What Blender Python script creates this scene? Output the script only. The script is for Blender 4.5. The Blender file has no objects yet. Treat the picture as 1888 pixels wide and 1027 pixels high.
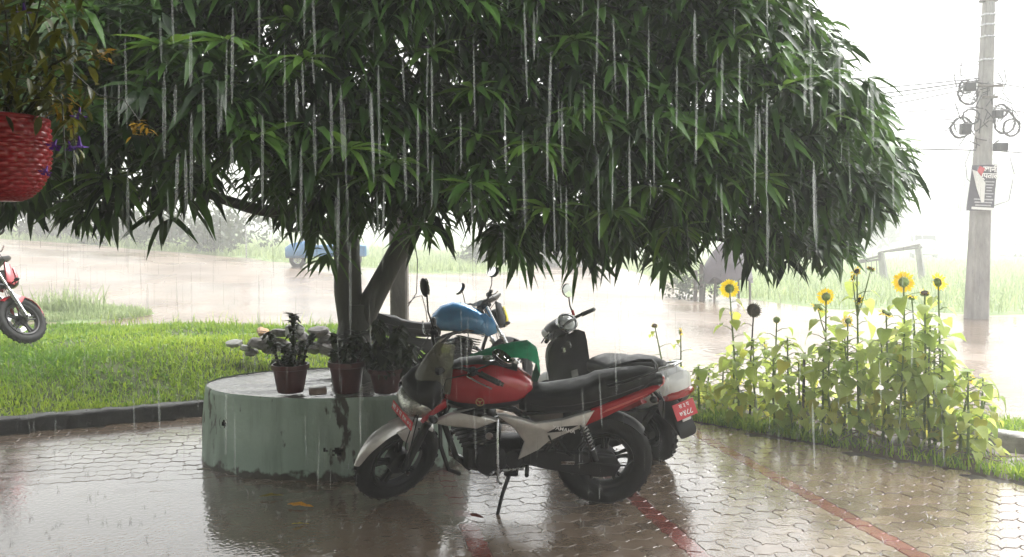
import bpy, math, random
import numpy as np
from mathutils import Vector, Matrix, Euler
R = math.radians
rng = random.Random(7)
nrng = np.random.default_rng(11)
SC = bpy.context.scene
COL = SC.collection

# ------------------------------------------------------------------ camera
CAM_H, FPX, W0, H0, HORIZON = 1.70, 1400.0, 1888.0, 1027.0, 432.0
PITCH = math.atan((H0 / 2 - HORIZON) / FPX)
cam = bpy.data.cameras.new('camera')
cam.sensor_width = 36.0
cam.lens = 36.0 * FPX / W0
cam.clip_start = 0.05
cam.clip_end = 2000
cam_ob = bpy.data.objects.new('camera', cam)
COL.objects.link(cam_ob)
cam_ob.location = (0, 0, CAM_H)
cam_ob.rotation_euler = (math.pi / 2 - PITCH, 0, 0)
SC.camera = cam_ob

# ------------------------------------------------------------------ sky, sun, exposure
SUN_TO = Vector((0.55, 0.45, 0.95)).normalized()
world = bpy.data.worlds.new('World')
SC.world = world
world.use_nodes = True
wn = world.node_tree
wn.nodes.clear()
sky = wn.nodes.new('ShaderNodeTexSky')
sky.sky_type = 'NISHITA'
sky.sun_disc = False
sky.sun_elevation = math.asin(SUN_TO.z)
sky.sun_rotation = math.atan2(SUN_TO.x, SUN_TO.y)
sky.air_density = 2.0
sky.dust_density = 6.0
hsv = wn.nodes.new('ShaderNodeHueSaturation')          # rain cloud: the blue is gone
hsv.inputs['Saturation'].default_value = 0.06
bg = wn.nodes.new('ShaderNodeBackground')
bg.inputs['Strength'].default_value = 0.13
wo = wn.nodes.new('ShaderNodeOutputWorld')
wn.links.new(sky.outputs[0], hsv.inputs['Color'])
wn.links.new(hsv.outputs[0], bg.inputs['Color'])
wn.links.new(bg.outputs[0], wo.inputs['Surface'])
sun = bpy.data.lights.new('sun', 'SUN')
sun.energy = 1.0
sun.angle = R(40)
sun.color = (1.0, 0.98, 0.95)
sun_ob = bpy.data.objects.new('sun', sun)
COL.objects.link(sun_ob)
sun_ob.rotation_euler = SUN_TO.to_track_quat('Z', 'Y').to_euler()
SC.view_settings.view_transform = 'Standard'
SC.view_settings.look = 'None'
SC.view_settings.gamma = 1.0
SC.view_settings.exposure = 1.75
SC.cycles.use_denoising = True
SC.cycles.max_bounces = 8
SC.cycles.diffuse_bounces = 3
SC.cycles.glossy_bounces = 3
SC.cycles.transmission_bounces = 4
SC.cycles.transparent_max_bounces = 24
SC.cycles.volume_bounces = 1
SC.cycles.sample_clamp_indirect = 6.0
SC.cycles.caustics_reflective = False
SC.cycles.caustics_refractive = False

# ------------------------------------------------------------------ helpers
def P(px, py, z=0.0):
    """point of height z that the photograph shows at pixel (px, py)"""
    x, y = (px - W0 / 2) / FPX, -(py - H0 / 2) / FPX
    c, s = math.cos(PITCH), math.sin(PITCH)
    d = Vector((x, c + y * s, -s + y * c))
    t = (z - CAM_H) / d.z
    return Vector((d.x * t, d.y * t, z))
def PY(px, py, Y):
    """point at depth Y"""
    x, y = (px - W0 / 2) / FPX, -(py - H0 / 2) / FPX
    c, s = math.cos(PITCH), math.sin(PITCH)
    d = Vector((x, c + y * s, -s + y * c))
    t = Y / d.y
    return Vector((d.x * t, Y, CAM_H + d.z * t))
def sstep(a, b, x):
    t = np.clip((np.asarray(x, float) - a) / (b - a), 0, 1)
    return t * t * (3 - 2 * t)
def terrain(X, Y):
    X = np.asarray(X, float); Y = np.asarray(Y, float)
    sp = np.log1p(np.exp(np.clip((1.5 - X) * 0.8, -30, 30))) / 0.8
    return 0.062 * np.minimum(sp, 34) * sstep(13, 27, Y)
def tz(x, y): return float(terrain(x, y))

class MB:
    def __init__(s): s.v, s.f = [], []
    def add(s, vs, fs, M=None):
        o = len(s.v)
        s.v += [tuple(M @ Vector(p)) for p in vs] if M is not None else [tuple(p) for p in vs]
        s.f += [tuple(i + o for i in f) for f in fs]
        return s
    def box(s, c, d, M=None, b=0.0):
        x, y, z = d[0] / 2, d[1] / 2, d[2] / 2
        if b <= 0:
            vs = [(sx * x + c[0], sy * y + c[1], sz * z + c[2]) for sx in (-1, 1) for sy in (-1, 1) for sz in (-1, 1)]
            return s.add(vs, [(0, 1, 3, 2), (4, 6, 7, 5), (0, 4, 5, 1), (2, 3, 7, 6), (0, 2, 6, 4), (1, 5, 7, 3)], M)
        vs = []
        for (hx, hy, z0) in ((x - b, y - b, -z), (x, y, -z + b), (x, y, z - b), (x - b, y - b, z)):
            c4 = min(b, hx * .9, hy * .9)
            ring = [(hx, -hy + c4), (hx, hy - c4), (hx - c4, hy), (-hx + c4, hy), (-hx, hy - c4), (-hx, -hy + c4), (-hx + c4, -hy), (hx - c4, -hy)]
            vs += [(c[0] + a, c[1] + e, c[2] + z0) for a, e in ring]
        fs = [tuple(range(7, -1, -1)), tuple(range(24, 32))]
        for k in range(3):
            for i in range(8):
                j = (i + 1) % 8
                fs.append((k * 8 + i, k * 8 + j, k * 8 + 8 + j, k * 8 + 8 + i))
        return s.add(vs, fs, M)
    def tube(s, pts, r, n=8, M=None, caps=True, closed=False, flat=1.0):
        pts = [Vector(p) for p in pts]
        m = len(pts)
        rs = r if isinstance(r, (list, tuple)) else [r] * m
        vs, fs = [], []
        up = None
        for i, p in enumerate(pts):
            if closed: t = pts[(i + 1) % m] - pts[i - 1]
            else: t = pts[min(i + 1, m - 1)] - pts[max(i - 1, 0)]
            if t.length < 1e-9: t = Vector((0, 0, 1))
            t.normalize()
            if up is None:
                up = Vector((0, 0, 1)) if abs(t.z) < .9 else Vector((1, 0, 0))
            side = t.cross(up)
            if side.length < 1e-6: side = t.orthogonal()
            side.normalize()
            up = side.cross(t).normalized()
            for k in range(n):
                a = 2 * math.pi * k / n
                vs.append(p + side * (math.cos(a) * rs[i]) + up * (math.sin(a) * rs[i] * flat))
        for i in range(m if closed else m - 1):
            i2 = (i + 1) % m
            for k in range(n):
                k2 = (k + 1) % n
                fs.append((i * n + k, i * n + k2, i2 * n + k2, i2 * n + k))
        if caps and not closed:
            fs.append(tuple(range(n - 1, -1, -1)))
            fs.append(tuple((m - 1) * n + k for k in range(n)))
        return s.add(vs, fs, M)
    def lathe(s, prof, n=32, M=None, closed=False, a0=0.0, a1=2 * math.pi):
        """profile of (radius, height) turned round local z"""
        full = abs(a1 - a0 - 2 * math.pi) < 1e-6
        k = n if full else n + 1
        vs = []
        for i in range(k):
            a = a0 + (a1 - a0) * i / n
            for (r, z) in prof: vs.append((r * math.cos(a), r * math.sin(a), z))
        m = len(prof)
        fs = []
        for i in range(n):
            i2 = (i + 1) % k
            for j in range(m if closed else m - 1):
                j2 = (j + 1) % m
                fs.append((i * m + j, i2 * m + j, i2 * m + j2, i * m + j2))
        return s.add(vs, fs, M)
    def loft(s, rings, cap=True, M=None, wrap=True):
        n = len(rings[0])
        vs = [p for r in rings for p in r]
        fs = []
        for i in range(len(rings) - 1):
            for k in range(n if wrap else n - 1):
                k2 = (k + 1) % n
                fs.append((i * n + k, i * n + k2, (i + 1) * n + k2, (i + 1) * n + k))
        if cap and wrap:
            fs.append(tuple(range(n - 1, -1, -1)))
            fs.append(tuple((len(rings) - 1) * n + k for k in range(n)))
        return s.add(vs, fs, M)
    def plate(s, out, y0, y1, b=0.006, M=None, ax='y'):
        """outline in (x,z) given thickness from y0 to y1 (y1 is the outer, rounded side)"""
        n = len(out)
        cx = sum(p[0] for p in out) / n; cz = sum(p[1] for p in out) / n
        area = sum(out[i][0] * out[(i + 1) % n][1] - out[(i + 1) % n][0] * out[i][1] for i in range(n))
        sg = 1 if area > 0 else -1
        def inset(d):
            res = []
            for i in range(n):
                p0, p1, p2 = Vector(out[i - 1]), Vector(out[i]), Vector(out[(i + 1) % n])
                e1 = (p1 - p0).normalized(); e2 = (p2 - p1).normalized()
                nn = Vector((-(e1.y + e2.y), e1.x + e2.x)) * sg
                if nn.length < 1e-6: nn = Vector((-e1.y, e1.x)) * sg
                nn.normalize()
                res.append((p1.x + nn.x * d, p1.y + nn.y * d))
            return res
        sy = 1 if y1 > y0 else -1
        lay = [(inset(0), y0), (inset(0), y1 - sy * b), (inset(b * .35), y1 - sy * b * .35), (inset(b * 1.2), y1)]
        vs = [(x, y, z) for ring, y in lay for x, z in ring]
        fs = [tuple(range(n)), tuple(3 * n + k for k in range(n - 1, -1, -1))]
        for i in range(3):
            for k in range(n):
                k2 = (k + 1) % n
                fs.append((i * n + k, (i + 1) * n + k, (i + 1) * n + k2, i * n + k2))
        if sg * sy < 0: fs = [f[::-1] for f in fs]
        return s.add(vs, fs, M)
    def ell(s, c, r, nu=16, nv=10, M=None, v0=0.0, v1=math.pi):
        vs, fs = [], []
        for j in range(nv + 1):
            t = v0 + (v1 - v0) * j / nv
            for i in range(nu):
                a = 2 * math.pi * i / nu
                vs.append((c[0] + r[0] * math.sin(t) * math.cos(a), c[1] + r[1] * math.sin(t) * math.sin(a), c[2] + r[2] * math.cos(t)))
        for j in range(nv):
            for i in range(nu):
                i2 = (i + 1) % nu
                fs.append((j * nu + i, (j + 1) * nu + i, (j + 1) * nu + i2, j * nu + i2))
        return s.add(vs, fs, M)
    def mesh(s, name, mats, smooth=True, ang=38, M=None):
        me = bpy.data.meshes.new(name)
        vs = s.v if M is None else [tuple(M @ Vector(p)) for p in s.v]
        me.from_pydata(vs, [], s.f)
        for m in (mats if isinstance(mats, (list, tuple)) else [mats]): me.materials.append(m)
        if smooth:
            me.shade_smooth()
            me.set_sharp_from_angle(angle=R(ang))
        return me
    def build(s, name, mat, parent=None, smooth=True, ang=38, M=None):
        ob = bpy.data.objects.new(name, s.mesh(name, mat, smooth, ang, M))
        COL.objects.link(ob)
        if parent is not None: ob.parent = parent
        return ob

def npmesh(name, V, F, mat, attr=None, smooth=False):
    """quad/tri arrays straight into a mesh (F: (n,k) array)"""
    me = bpy.data.meshes.new(name)
    V = np.asarray(V, np.float32); F = np.asarray(F, np.int32)
    k = F.shape[1]
    me.vertices.add(len(V)); me.vertices.foreach_set('co', V.ravel())
    me.loops.add(F.size); me.loops.foreach_set('vertex_index', F.ravel())
    me.polygons.add(len(F))
    me.polygons.foreach_set('loop_start', np.arange(0, F.size, k, dtype=np.int32))
    if attr is not None:
        a = me.attributes.new('tint', 'FLOAT', 'POINT')
        a.data.foreach_set('value', np.asarray(attr, np.float32))
    me.update(calc_edges=True)
    me.polygons.foreach_set('use_smooth', np.full(len(F), smooth))
    me.materials.append(mat)
    return me
def link(name, me, parent=None, **props):
    ob = bpy.data.objects.new(name, me)
    COL.objects.link(ob)
    if parent is not None: ob.parent = parent
    for k, v in props.items(): ob[k] = v
    return ob
def tag(o, label=None, cat=None, group=None, kind=None):
    if label: o['label'] = label
    if cat: o['category'] = cat
    if group: o['group'] = group
    if kind: o['kind'] = kind
    return o
def thing(name, label, cat, loc=(0, 0, 0), rot=(0, 0, 0), group=None):
    o = bpy.data.objects.new(name, None)
    COL.objects.link(o)
    o.empty_display_size = .1
    o.location = loc; o.rotation_euler = rot
    return tag(o, label, cat, group)
def sec(x, cy, cz, hw, up, dn, e=2.6, n=20, ax='x', tilt=0.0):
    """super-ellipse section of a body, in the plane square to x; tilt shears it forward with height"""
    pts = []
    for k in range(n):
        a = 2 * math.pi * k / n
        c, s_ = math.cos(a), math.sin(a)
        y = hw * math.copysign(abs(c) ** (2 / e), c)
        z = (up if s_ > 0 else dn) * math.copysign(abs(s_) ** (2 / e), s_)
        pts.append((x + tilt * z, cy + y, cz + z))
    return pts
def text_mesh(s, size, mat, M, name, parent, depth=0.0012, bold=0.0):
    cu = bpy.data.curves.new(name, 'FONT')
    cu.body = s; cu.size = size; cu.align_x = 'CENTER'; cu.align_y = 'CENTER'
    cu.extrude = depth; cu.resolution_u = 3; cu.offset = bold
    t = bpy.data.objects.new(name, cu)
    COL.objects.link(t)
    bpy.context.view_layer.update()
    me = bpy.data.meshes.new_from_object(t.evaluated_get(bpy.context.evaluated_depsgraph_get()))
    bpy.data.objects.remove(t)
    me.transform(M)
    me.materials.clear(); me.materials.append(mat)
    return link(name, me, parent)

# ------------------------------------------------------------------ materials
MATS = {}
def mat(name, col, rough=.5, metal=0.0, var=.15, scale=12.0, bump=0.0, bscale=60.0, coat=0.0, spec=.5, col2=None, mixs=None, rvar=0.0, trans=0.0, ior=1.45, alpha=1.0, sss=0.0, coords='Object', detail=4.0, stretch=(1, 1, 1), emit=None):
    if name in MATS: return MATS[name]
    m = bpy.data.materials.new(name)
    m.use_nodes = True
    nt = m.node_tree; N = nt.nodes; L = nt.links
    b = N['Principled BSDF']
    b.inputs['Roughness'].default_value = rough
    b.inputs['Metallic'].default_value = metal
    b.inputs['Specular IOR Level'].default_value = spec
    b.inputs['Coat Weight'].default_value = coat
    b.inputs['Coat Roughness'].default_value = .08
    b.inputs['Transmission Weight'].default_value = trans
    b.inputs['IOR'].default_value = ior
    b.inputs['Alpha'].default_value = alpha
    tc = N.new('ShaderNodeTexCoord')
    mp = N.new('ShaderNodeMapping')
    mp.inputs['Scale'].default_value = stretch
    L.new(tc.outputs[coords], mp.inputs['Vector'])
    nz = N.new('ShaderNodeTexNoise')
    nz.inputs['Scale'].default_value = scale
    nz.inputs['Detail'].default_value = detail
    nz.inputs['Roughness'].default_value = .62
    L.new(mp.outputs[0], nz.inputs['Vector'])
    cr = N.new('ShaderNodeValToRGB')
    c = Vector(col)
    lo = c * (1 - var); hi = Vector(col2) if col2 else c * (1 + var)
    e0, e1 = cr.color_ramp.elements
    a, z = mixs or (.33, .67)
    e0.position, e1.position = a, z
    e0.color = (*lo, 1) if not col2 else (*c, 1)
    e1.color = (*[min(1, q) for q in hi], 1)
    L.new(nz.outputs['Fac'], cr.inputs['Fac'])
    L.new(cr.outputs['Color'], b.inputs['Base Color'])
    if rvar:
        mr = N.new('ShaderNodeMapRange')
        mr.inputs['To Min'].default_value = max(.02, rough - rvar); mr.inputs['To Max'].default_value = min(1, rough + rvar)
        mr.inputs['From Min'].default_value = .3; mr.inputs['From Max'].default_value = .7
        L.new(nz.outputs['Fac'], mr.inputs['Value']); L.new(mr.outputs[0], b.inputs['Roughness'])
    if bump:
        n2 = N.new('ShaderNodeTexNoise')
        n2.inputs['Scale'].default_value = bscale; n2.inputs['Detail'].default_value = 5
        L.new(mp.outputs[0], n2.inputs['Vector'])
        bp = N.new('ShaderNodeBump')
        bp.inputs['Strength'].default_value = bump; bp.inputs['Distance'].default_value = .01
        L.new(n2.outputs['Fac'], bp.inputs['Height']); L.new(bp.outputs[0], b.inputs['Normal'])
    MATS[name] = m
    return m

def leaf_mat(name, dark, light, rough=.32, transl=.35, obj_random=False, spec=.5):
    """leaf: colour from the per-leaf tint, glossy wet top, some light through"""
    m = bpy.data.materials.new(name); m.use_nodes = True
    nt = m.node_tree; N = nt.nodes; L = nt.links
    b = N['Principled BSDF']; out = N['Material Output']
    b.inputs['Roughness'].default_value = rough
    b.inputs['Specular IOR Level'].default_value = spec
    if obj_random:
        at = N.new('ShaderNodeObjectInfo'); src = at.outputs['Random']
    else:
        at = N.new('ShaderNodeAttribute'); at.attribute_name = 'tint'; src = at.outputs['Fac']
    geo = N.new('ShaderNodeTexCoord')
    nz = N.new('ShaderNodeTexNoise'); nz.inputs['Scale'].default_value = 9.0; nz.inputs['Detail'].default_value = 3
    L.new(geo.outputs['Object'], nz.inputs['Vector'])
    ad = N.new('ShaderNodeMath'); ad.operation = 'MULTIPLY_ADD'; ad.inputs[1].default_value = .5; ad.inputs[2].default_value = -.25
    L.new(nz.outputs['Fac'], ad.inputs[0])
    a2 = N.new('ShaderNodeMath'); a2.operation = 'ADD'; a2.use_clamp = True
    L.new(ad.outputs[0], a2.inputs[0]); L.new(src, a2.inputs[1])
    cr = N.new('ShaderNodeValToRGB')
    cr.color_ramp.elements[0].color = (*dark, 1); cr.color_ramp.elements[1].color = (*light, 1)
    L.new(a2.outputs[0], cr.inputs['Fac'])
    L.new(cr.outputs[0], b.inputs['Base Color'])
    tr = N.new('ShaderNodeBsdfTranslucent')
    hs = N.new('ShaderNodeHueSaturation'); hs.inputs['Value'].default_value = 1.5; hs.inputs['Hue'].default_value = .48
    L.new(cr.outputs[0], hs.inputs['Color']); L.new(hs.outputs[0], tr.inputs['Color'])
    mx = N.new('ShaderNodeMixShader'); mx.inputs[0].default_value = transl
    L.new(b.outputs[0], mx.inputs[1]); L.new(tr.outputs[0], mx.inputs[2])
    L.new(mx.outputs[0], out.inputs['Surface'])
    MATS[name] = m
    return m

def wet_ground(name, dry, dry2, scale, rough=.1, ripple=.25, rscale=28.0, spec=.5, rvar=.06, tone=None, film=0.0):
    """wet stone or flooded mud: noise-toned base under a rippled film of water"""
    m = bpy.data.materials.new(name); m.use_nodes = True
    nt = m.node_tree; N = nt.nodes; L = nt.links
    b = N['Principled BSDF']
    tc = N.new('ShaderNodeTexCoord')
    geo = N.new('ShaderNodeNewGeometry')
    nz = N.new('ShaderNodeTexNoise'); nz.inputs['Scale'].default_value = scale; nz.inputs['Detail'].default_value = 6; nz.inputs['Roughness'].default_value = .6
    L.new(geo.outputs['Position'], nz.inputs['Vector'])
    cr = N.new('ShaderNodeValToRGB')
    cr.color_ramp.elements[0].position = .35; cr.color_ramp.elements[1].position = .66
    cr.color_ramp.elements[0].color = (*dry, 1); cr.color_ramp.elements[1].color = (*dry2, 1)
    L.new(nz.outputs['Fac'], cr.inputs['Fac'])
    last = cr.outputs[0]
    if tone:
        oi = N.new('ShaderNodeObjectInfo')
        hs = N.new('ShaderNodeHueSaturation')
        mr = N.new('ShaderNodeMapRange'); mr.inputs['To Min'].default_value = 1 - tone; mr.inputs['To Max'].default_value = 1 + tone
        L.new(oi.outputs['Random'], mr.inputs['Value']); L.new(mr.outputs[0], hs.inputs['Value']); L.new(last, hs.inputs['Color'])
        last = hs.outputs[0]
    L.new(last, b.inputs['Base Color'])
    mr = N.new('ShaderNodeMapRange'); mr.inputs['To Min'].default_value = max(.03, rough - rvar); mr.inputs['To Max'].default_value = rough + rvar
    mr.inputs['From Min'].default_value = .35; mr.inputs['From Max'].default_value = .65
    n3 = N.new('ShaderNodeTexNoise'); n3.inputs['Scale'].default_value = scale * .6; n3.inputs['Detail'].default_value = 3
    L.new(geo.outputs['Position'], n3.inputs['Vector'])
    L.new(n3.outputs['Fac'], mr.inputs['Value']); L.new(mr.outputs[0], b.inputs['Roughness'])
    b.inputs['Specular IOR Level'].default_value = spec
    b.inputs['Coat Weight'].default_value = film; b.inputs['Coat IOR'].default_value = 1.33; b.inputs['Coat Roughness'].default_value = .05
    n2 = N.new('ShaderNodeTexNoise'); n2.inputs['Scale'].default_value = rscale; n2.inputs['Detail'].default_value = 3
    L.new(geo.outputs['Position'], n2.inputs['Vector'])
    vo = N.new('ShaderNodeTexVoronoi'); vo.inputs['Scale'].default_value = rscale * .45      # rings where drops land
    L.new(geo.outputs['Position'], vo.inputs['Vector'])
    wv = N.new('ShaderNodeMath'); wv.operation = 'SINE'
    ml = N.new('ShaderNodeMath'); ml.operation = 'MULTIPLY'; ml.inputs[1].default_value = 16
    L.new(vo.outputs['Distance'], ml.inputs[0]); L.new(ml.outputs[0], wv.inputs[0])
    m2 = N.new('ShaderNodeMath'); m2.operation = 'MULTIPLY_ADD'; m2.inputs[1].default_value = .12
    L.new(wv.outputs[0], m2.inputs[0]); L.new(n2.outputs['Fac'], m2.inputs[2])
    bp = N.new('ShaderNodeBump'); bp.inputs['Strength'].default_value = ripple; bp.inputs['Distance'].default_value = .012
    L.new(m2.outputs[0], bp.inputs['Height']); L.new(bp.outputs[0], b.inputs['Normal']); L.new(bp.outputs[0], b.inputs['Coat Normal'])
    MATS[name] = m
    return m

M_PAVER = wet_ground('wet_paver', (.125, .090, .062), (.20, .150, .110), 3.0, rough=.2, ripple=.09, rscale=42, tone=.22, film=1.0)
M_PAVER_RED = wet_ground('wet_red_paver', (.145, .040, .030), (.205, .066, .050), 5.0, rough=.2, ripple=.09, rscale=42, tone=.15, film=1.0)
M_JOINT = wet_ground('wet_joint_sand', (.035, .03, .026), (.06, .05, .042), 9.0, rough=.4, ripple=.3)
M_ROAD = wet_ground('flooded_mud', (.13, .094, .066), (.23, .175, .13), .45, rough=.24, ripple=.75, rscale=5.5, rvar=.14, spec=.4)
M_SOIL = wet_ground('wet_soil', (.05, .036, .024), (.11, .085, .06), 2.5, rough=.45, ripple=.8, rscale=14)
M_FIELD = mat('haze_paled_turf', (.12, .18, .07), .8, var=.0, col2=(.24, .30, .14), scale=1.2, bump=.6, bscale=14, spec=.2)  # distance haze put into the colour: turf lightened beyond the volume mist
M_LAWN = mat('lawn_soil', (.045, .07, .02), .7, col2=(.10, .12, .05), scale=2.5, bump=.8, bscale=20, spec=.25)
M_KERB = mat('wet_dark_concrete', (.045, .045, .043), .38, var=.4, scale=7, bump=.5, bscale=40, rvar=.15)
M_KERBTOP = mat('wet_kerb_top', (.20, .19, .17), .35, var=.4, scale=9, bump=.5, bscale=50, rvar=.15)
M_CONC = mat('weathered_concrete', (.24, .23, .22), .6, var=.35, scale=5, bump=.6, bscale=45, rvar=.15, stretch=(1, 1, .35))
M_CONC_D = mat('old_dark_concrete', (.10, .088, .075), .55, var=.45, scale=5, bump=.7, bscale=40, rvar=.15, stretch=(1, 1, .3))
M_BARK = mat('mango_bark', (.022, .021, .017), .55, col2=(.058, .055, .046), scale=7, bump=.9, bscale=22, stretch=(1, 1, .25), rvar=.12)
M_TWIG = mat('twig_bark', (.03, .032, .018), .5, var=.4, scale=20)
M_LEAF = leaf_mat('mango_leaf', (.008, .024, .006), (.085, .19, .036), rough=.42, transl=.24, spec=.28)
M_LEAF_Y = leaf_mat('young_mango_leaf', (.045, .12, .018), (.11, .22, .03), rough=.38, transl=.35, obj_random=True, spec=.35)
M_GRASS = leaf_mat('grass_blade', (.07, .19, .02), (.33, .46, .055), rough=.4, transl=.45)
M_GRASS_F = leaf_mat('haze_paled_grass_blade', (.16, .23, .09), (.36, .44, .22), rough=.5, transl=.45)  # blades lightened so their colour carries part of the rain haze
M_BLACK = mat('black_plastic', (.009, .009, .010), .38, var=.3, rvar=.1, scale=20, spec=.28)
M_RUBBER = mat('tyre_rubber', (.010, .010, .010), .6, spec=.25, var=.3, scale=30, bump=.3, bscale=120)
M_ENGINE = mat('black_engine_metal', (.014, .014, .015), .42, metal=.3, spec=.3, var=.4, rvar=.12, scale=18, bump=.2, bscale=90)
M_STEEL = mat('brushed_steel', (.42, .42, .43), .28, metal=1.0, var=.15, rvar=.1, scale=25)
M_CHROME = mat('chrome', (.75, .75, .76), .08, metal=1.0, var=.05)
M_SILVER = mat('silver_paint', (.62, .60, .58), .30, metal=.55, var=.12, coat=.5, bump=.14, bscale=150)
M_RED = mat('red_paint', (.33, .004, .012), .22, var=.10, coat=.7, metal=.1, bump=.14, bscale=150)
M_REDP = mat('red_plate_paint', (.52, .02, .03), .35, var=.1)
M_WHITE = mat('white_paint', (.75, .75, .75), .35, var=.04)
M_LETTER = mat('white_lettering', (.82, .80, .80), .5, var=.03)
M_BLUE = mat('blue_paint', (.012, .16, .36), .2, var=.15, coat=.8, metal=.2, bump=.14, bscale=150)
M_YEL = mat('yellow_paint', (.75, .62, .03), .35, var=.1)
M_AMBER = mat('amber_lens', (.6, .2, .02), .2, var=.1, coat=.5)
M_REDLENS = mat('red_lens', (.35, .01, .01), .15, var=.2, coat=.8)
M_VINYL = mat('seat_vinyl', (.010, .010, .011), .42, var=.3, rvar=.1, scale=15, bump=.15, bscale=160, spec=.3)
M_CLOTH = mat('green_cloth', (.01, .28, .13), .55, var=.25, scale=18, bump=.5, bscale=120)
M_MIRROR = mat('mirror_glass', (.9, .9, .9), .02, metal=1.0, var=.0)
M_GREEN_PAINT = None
# ------------------------------------------------------------------ ground, road, terrain
def axis_pts(lo, hi, c, fine, n):
    a = np.linspace(-1, 1, n)
    w = np.sign(a) * np.abs(a) ** 2.4
    p = np.where(w < 0, c + w * (c - lo), c + w * (hi - c))
    return np.unique(np.round(p, 3))
def grid_mesh(name, xs, ys, zf, m, smooth=True):
    X, Y = np.meshgrid(xs, ys, indexing='ij')
    Z = zf(X, Y)
    V = np.stack([X, Y, Z], -1).reshape(-1, 3)
    nx, ny = len(xs), len(ys)
    i, j = np.meshgrid(np.arange(nx - 1), np.arange(ny - 1), indexing='ij')
    q = (i * ny + j).ravel()
    F = np.stack([q, q + ny, q + ny + 1, q + 1], -1)
    return npmesh(name, V, F, m, smooth=smooth)
ground = link('ground', grid_mesh('ground', axis_pts(-300, 300, 0, 1, 90), axis_pts(-60, 340, 14, 1, 90), lambda X, Y: terrain(X, Y) - .06, M_FIELD), kind='structure')

def road_near(X):
    X = np.asarray(X, float)
    return np.interp(X, [-60, -9, -1.6, -.6, 1.2, 4.6, 9, 60], [10.9, 11.0, 11.2, 8.75, 8.55, 6.75, 4.4, 2.0])
def road_far(X):
    X = np.asarray(X, float)
    w = .5 * np.sin(X * .9) + .35 * np.sin(X * 2.3 + 1)
    return w + np.interp(X, [-60, -20, -9.4, -3.4, 1, 4.2, 5.2, 5.8, 7.5, 10, 60], [36, 34, 30, 27.5, 34, 90, 70, 21.5, 17.0, 16.2, 15.6])
xs = np.concatenate([np.linspace(-60, -12, 24, endpoint=False), np.linspace(-12, 12, 90, endpoint=False), np.linspace(12, 60, 20)])
ts = np.linspace(0, 1, 40) ** 1.5
V = []
for x in xs:
    a, b = float(road_near(x)), float(road_far(x))
    for t in ts:
        y = a + (b - a) * t
        V.append((x, y, tz(x, y) - .012 - .02 * (abs(math.sin(x * .8 + y * .35)) ** 3)))
n = len(ts)
F = [(i * n + j, (i + 1) * n + j, (i + 1) * n + j + 1, i * n + j + 1) for i in range(len(xs) - 1) for j in range(n - 1)]
link('road', npmesh('road', V, F, M_ROAD, smooth=True), kind='structure')

# ------------------------------------------------------------------ paved yard
K0, K1 = P(0, 800), P(370, 766)                 # foot of the lawn kerb
B0, B1 = P(1250, 772), P(1888, 890)             # edge of the sunflower bed
KS = (K1.y - K0.y) / (K1.x - K0.x); BS = (B1.y - B0.y) / (B1.x - B0.x)
def kerb_y(x): return K0.y + KS * (x - K0.x)
def bed_y(x): return B0.y + BS * (x - B0.x)
PLC = Vector((-1.346, 5.80, 0)); PLR, PLRT, PLH, PLK = 1.03, .99, .57, .63
def in_planter(x, y, m=0.0): return math.hypot(x - PLC.x, (y - PLC.y) / PLK) < PLR + m
def yard_edge(x):
    if x < -1.75: return kerb_y(x)
    if x < 1.15: return 8.75
    return bed_y(x)
GA = R(13)
GU, GV = Vector((math.cos(GA), math.sin(GA), 0)), Vector((-math.sin(GA), math.cos(GA), 0))
PL_, PW_ = .225, .1125
def pave_outline(gap=.0032, inset=0.0):
    A = .013
    wave = [(0, 0), (.028, A), (.084, -A), (.1125, 0), (.1405, A), (.1965, -A), (.225, 0)]
    ew = [(0, 0), (PW_ * .3, A * .8), (PW_ * .7, -A * .8), (PW_, 0)]
    bot = [(a, b) for a, b in wave]
    right = [(PL_ + e, b) for b, e in ew][1:-1]
    top = [(a, b + PW_) for a, b in wave][::-1]
    left = [(e, b) for b, e in ew][1:-1][::-1]
    out = bot + right + top + left
    cx, cy = PL_ / 2, PW_ / 2
    g = gap / 2 + inset
    return [((a - cx) * (1 - 2 * g / PL_), (b - cy) * (1 - 2 * g / PW_)) for a, b in out]
o_out, o_in = pave_outline(), pave_outline(inset=.0035)
npo = len(o_out)
rot2 = lambda a, b: (a * GU.x + b * GV.x, a * GU.y + b * GV.y)
pv_low = [(*rot2(a, b), -.012) for a, b in o_out]
pv_mid = [(*rot2(a, b), -.004) for a, b in o_out]
pv_top = [(*rot2(a, b), 0.0) for a, b in o_in]
pv_f = [tuple(range(2 * npo, 3 * npo))] + [(k * npo + i, k * npo + (i + 1) % npo, (k + 1) * npo + (i + 1) % npo, (k + 1) * npo + i) for k in (0, 1) for i in range(npo)]
def paver_mesh(m):
    mb = MB(); mb.add(pv_low + pv_mid + pv_top, pv_f)
    return mb.mesh('paver', m, True, 30)
ME_PAVER = paver_mesh(M_PAVER)
def half_outline(side, inset=0.0):
    A = .013; g = .0016 + inset
    wave = [(0, 0), (.028, A), (.084, -A), (.1125, 0)]
    lo = [(0, 0), (PW_ * .3, A * .8), (PW_ * .7, -A * .8), (PW_, 0)] if side < 0 else [(0, 0), (PW_ * .5, 0), (PW_, 0)]
    hi = [(0, 0), (PW_ * .5, 0), (PW_, 0)] if side < 0 else [(0, 0), (PW_ * .3, A * .8), (PW_ * .7, -A * .8), (PW_, 0)]
    out = wave + [(.1125 + e, b) for b, e in hi][1:-1] + [(a, b + PW_) for a, b in wave][::-1] + [(e, b) for b, e in lo][1:-1][::-1]
    return [((a - .05625) * (1 - 2 * g / .1125) + side * .05625, (b - PW_ / 2) * (1 - 2 * g / PW_)) for a, b in out]
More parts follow.
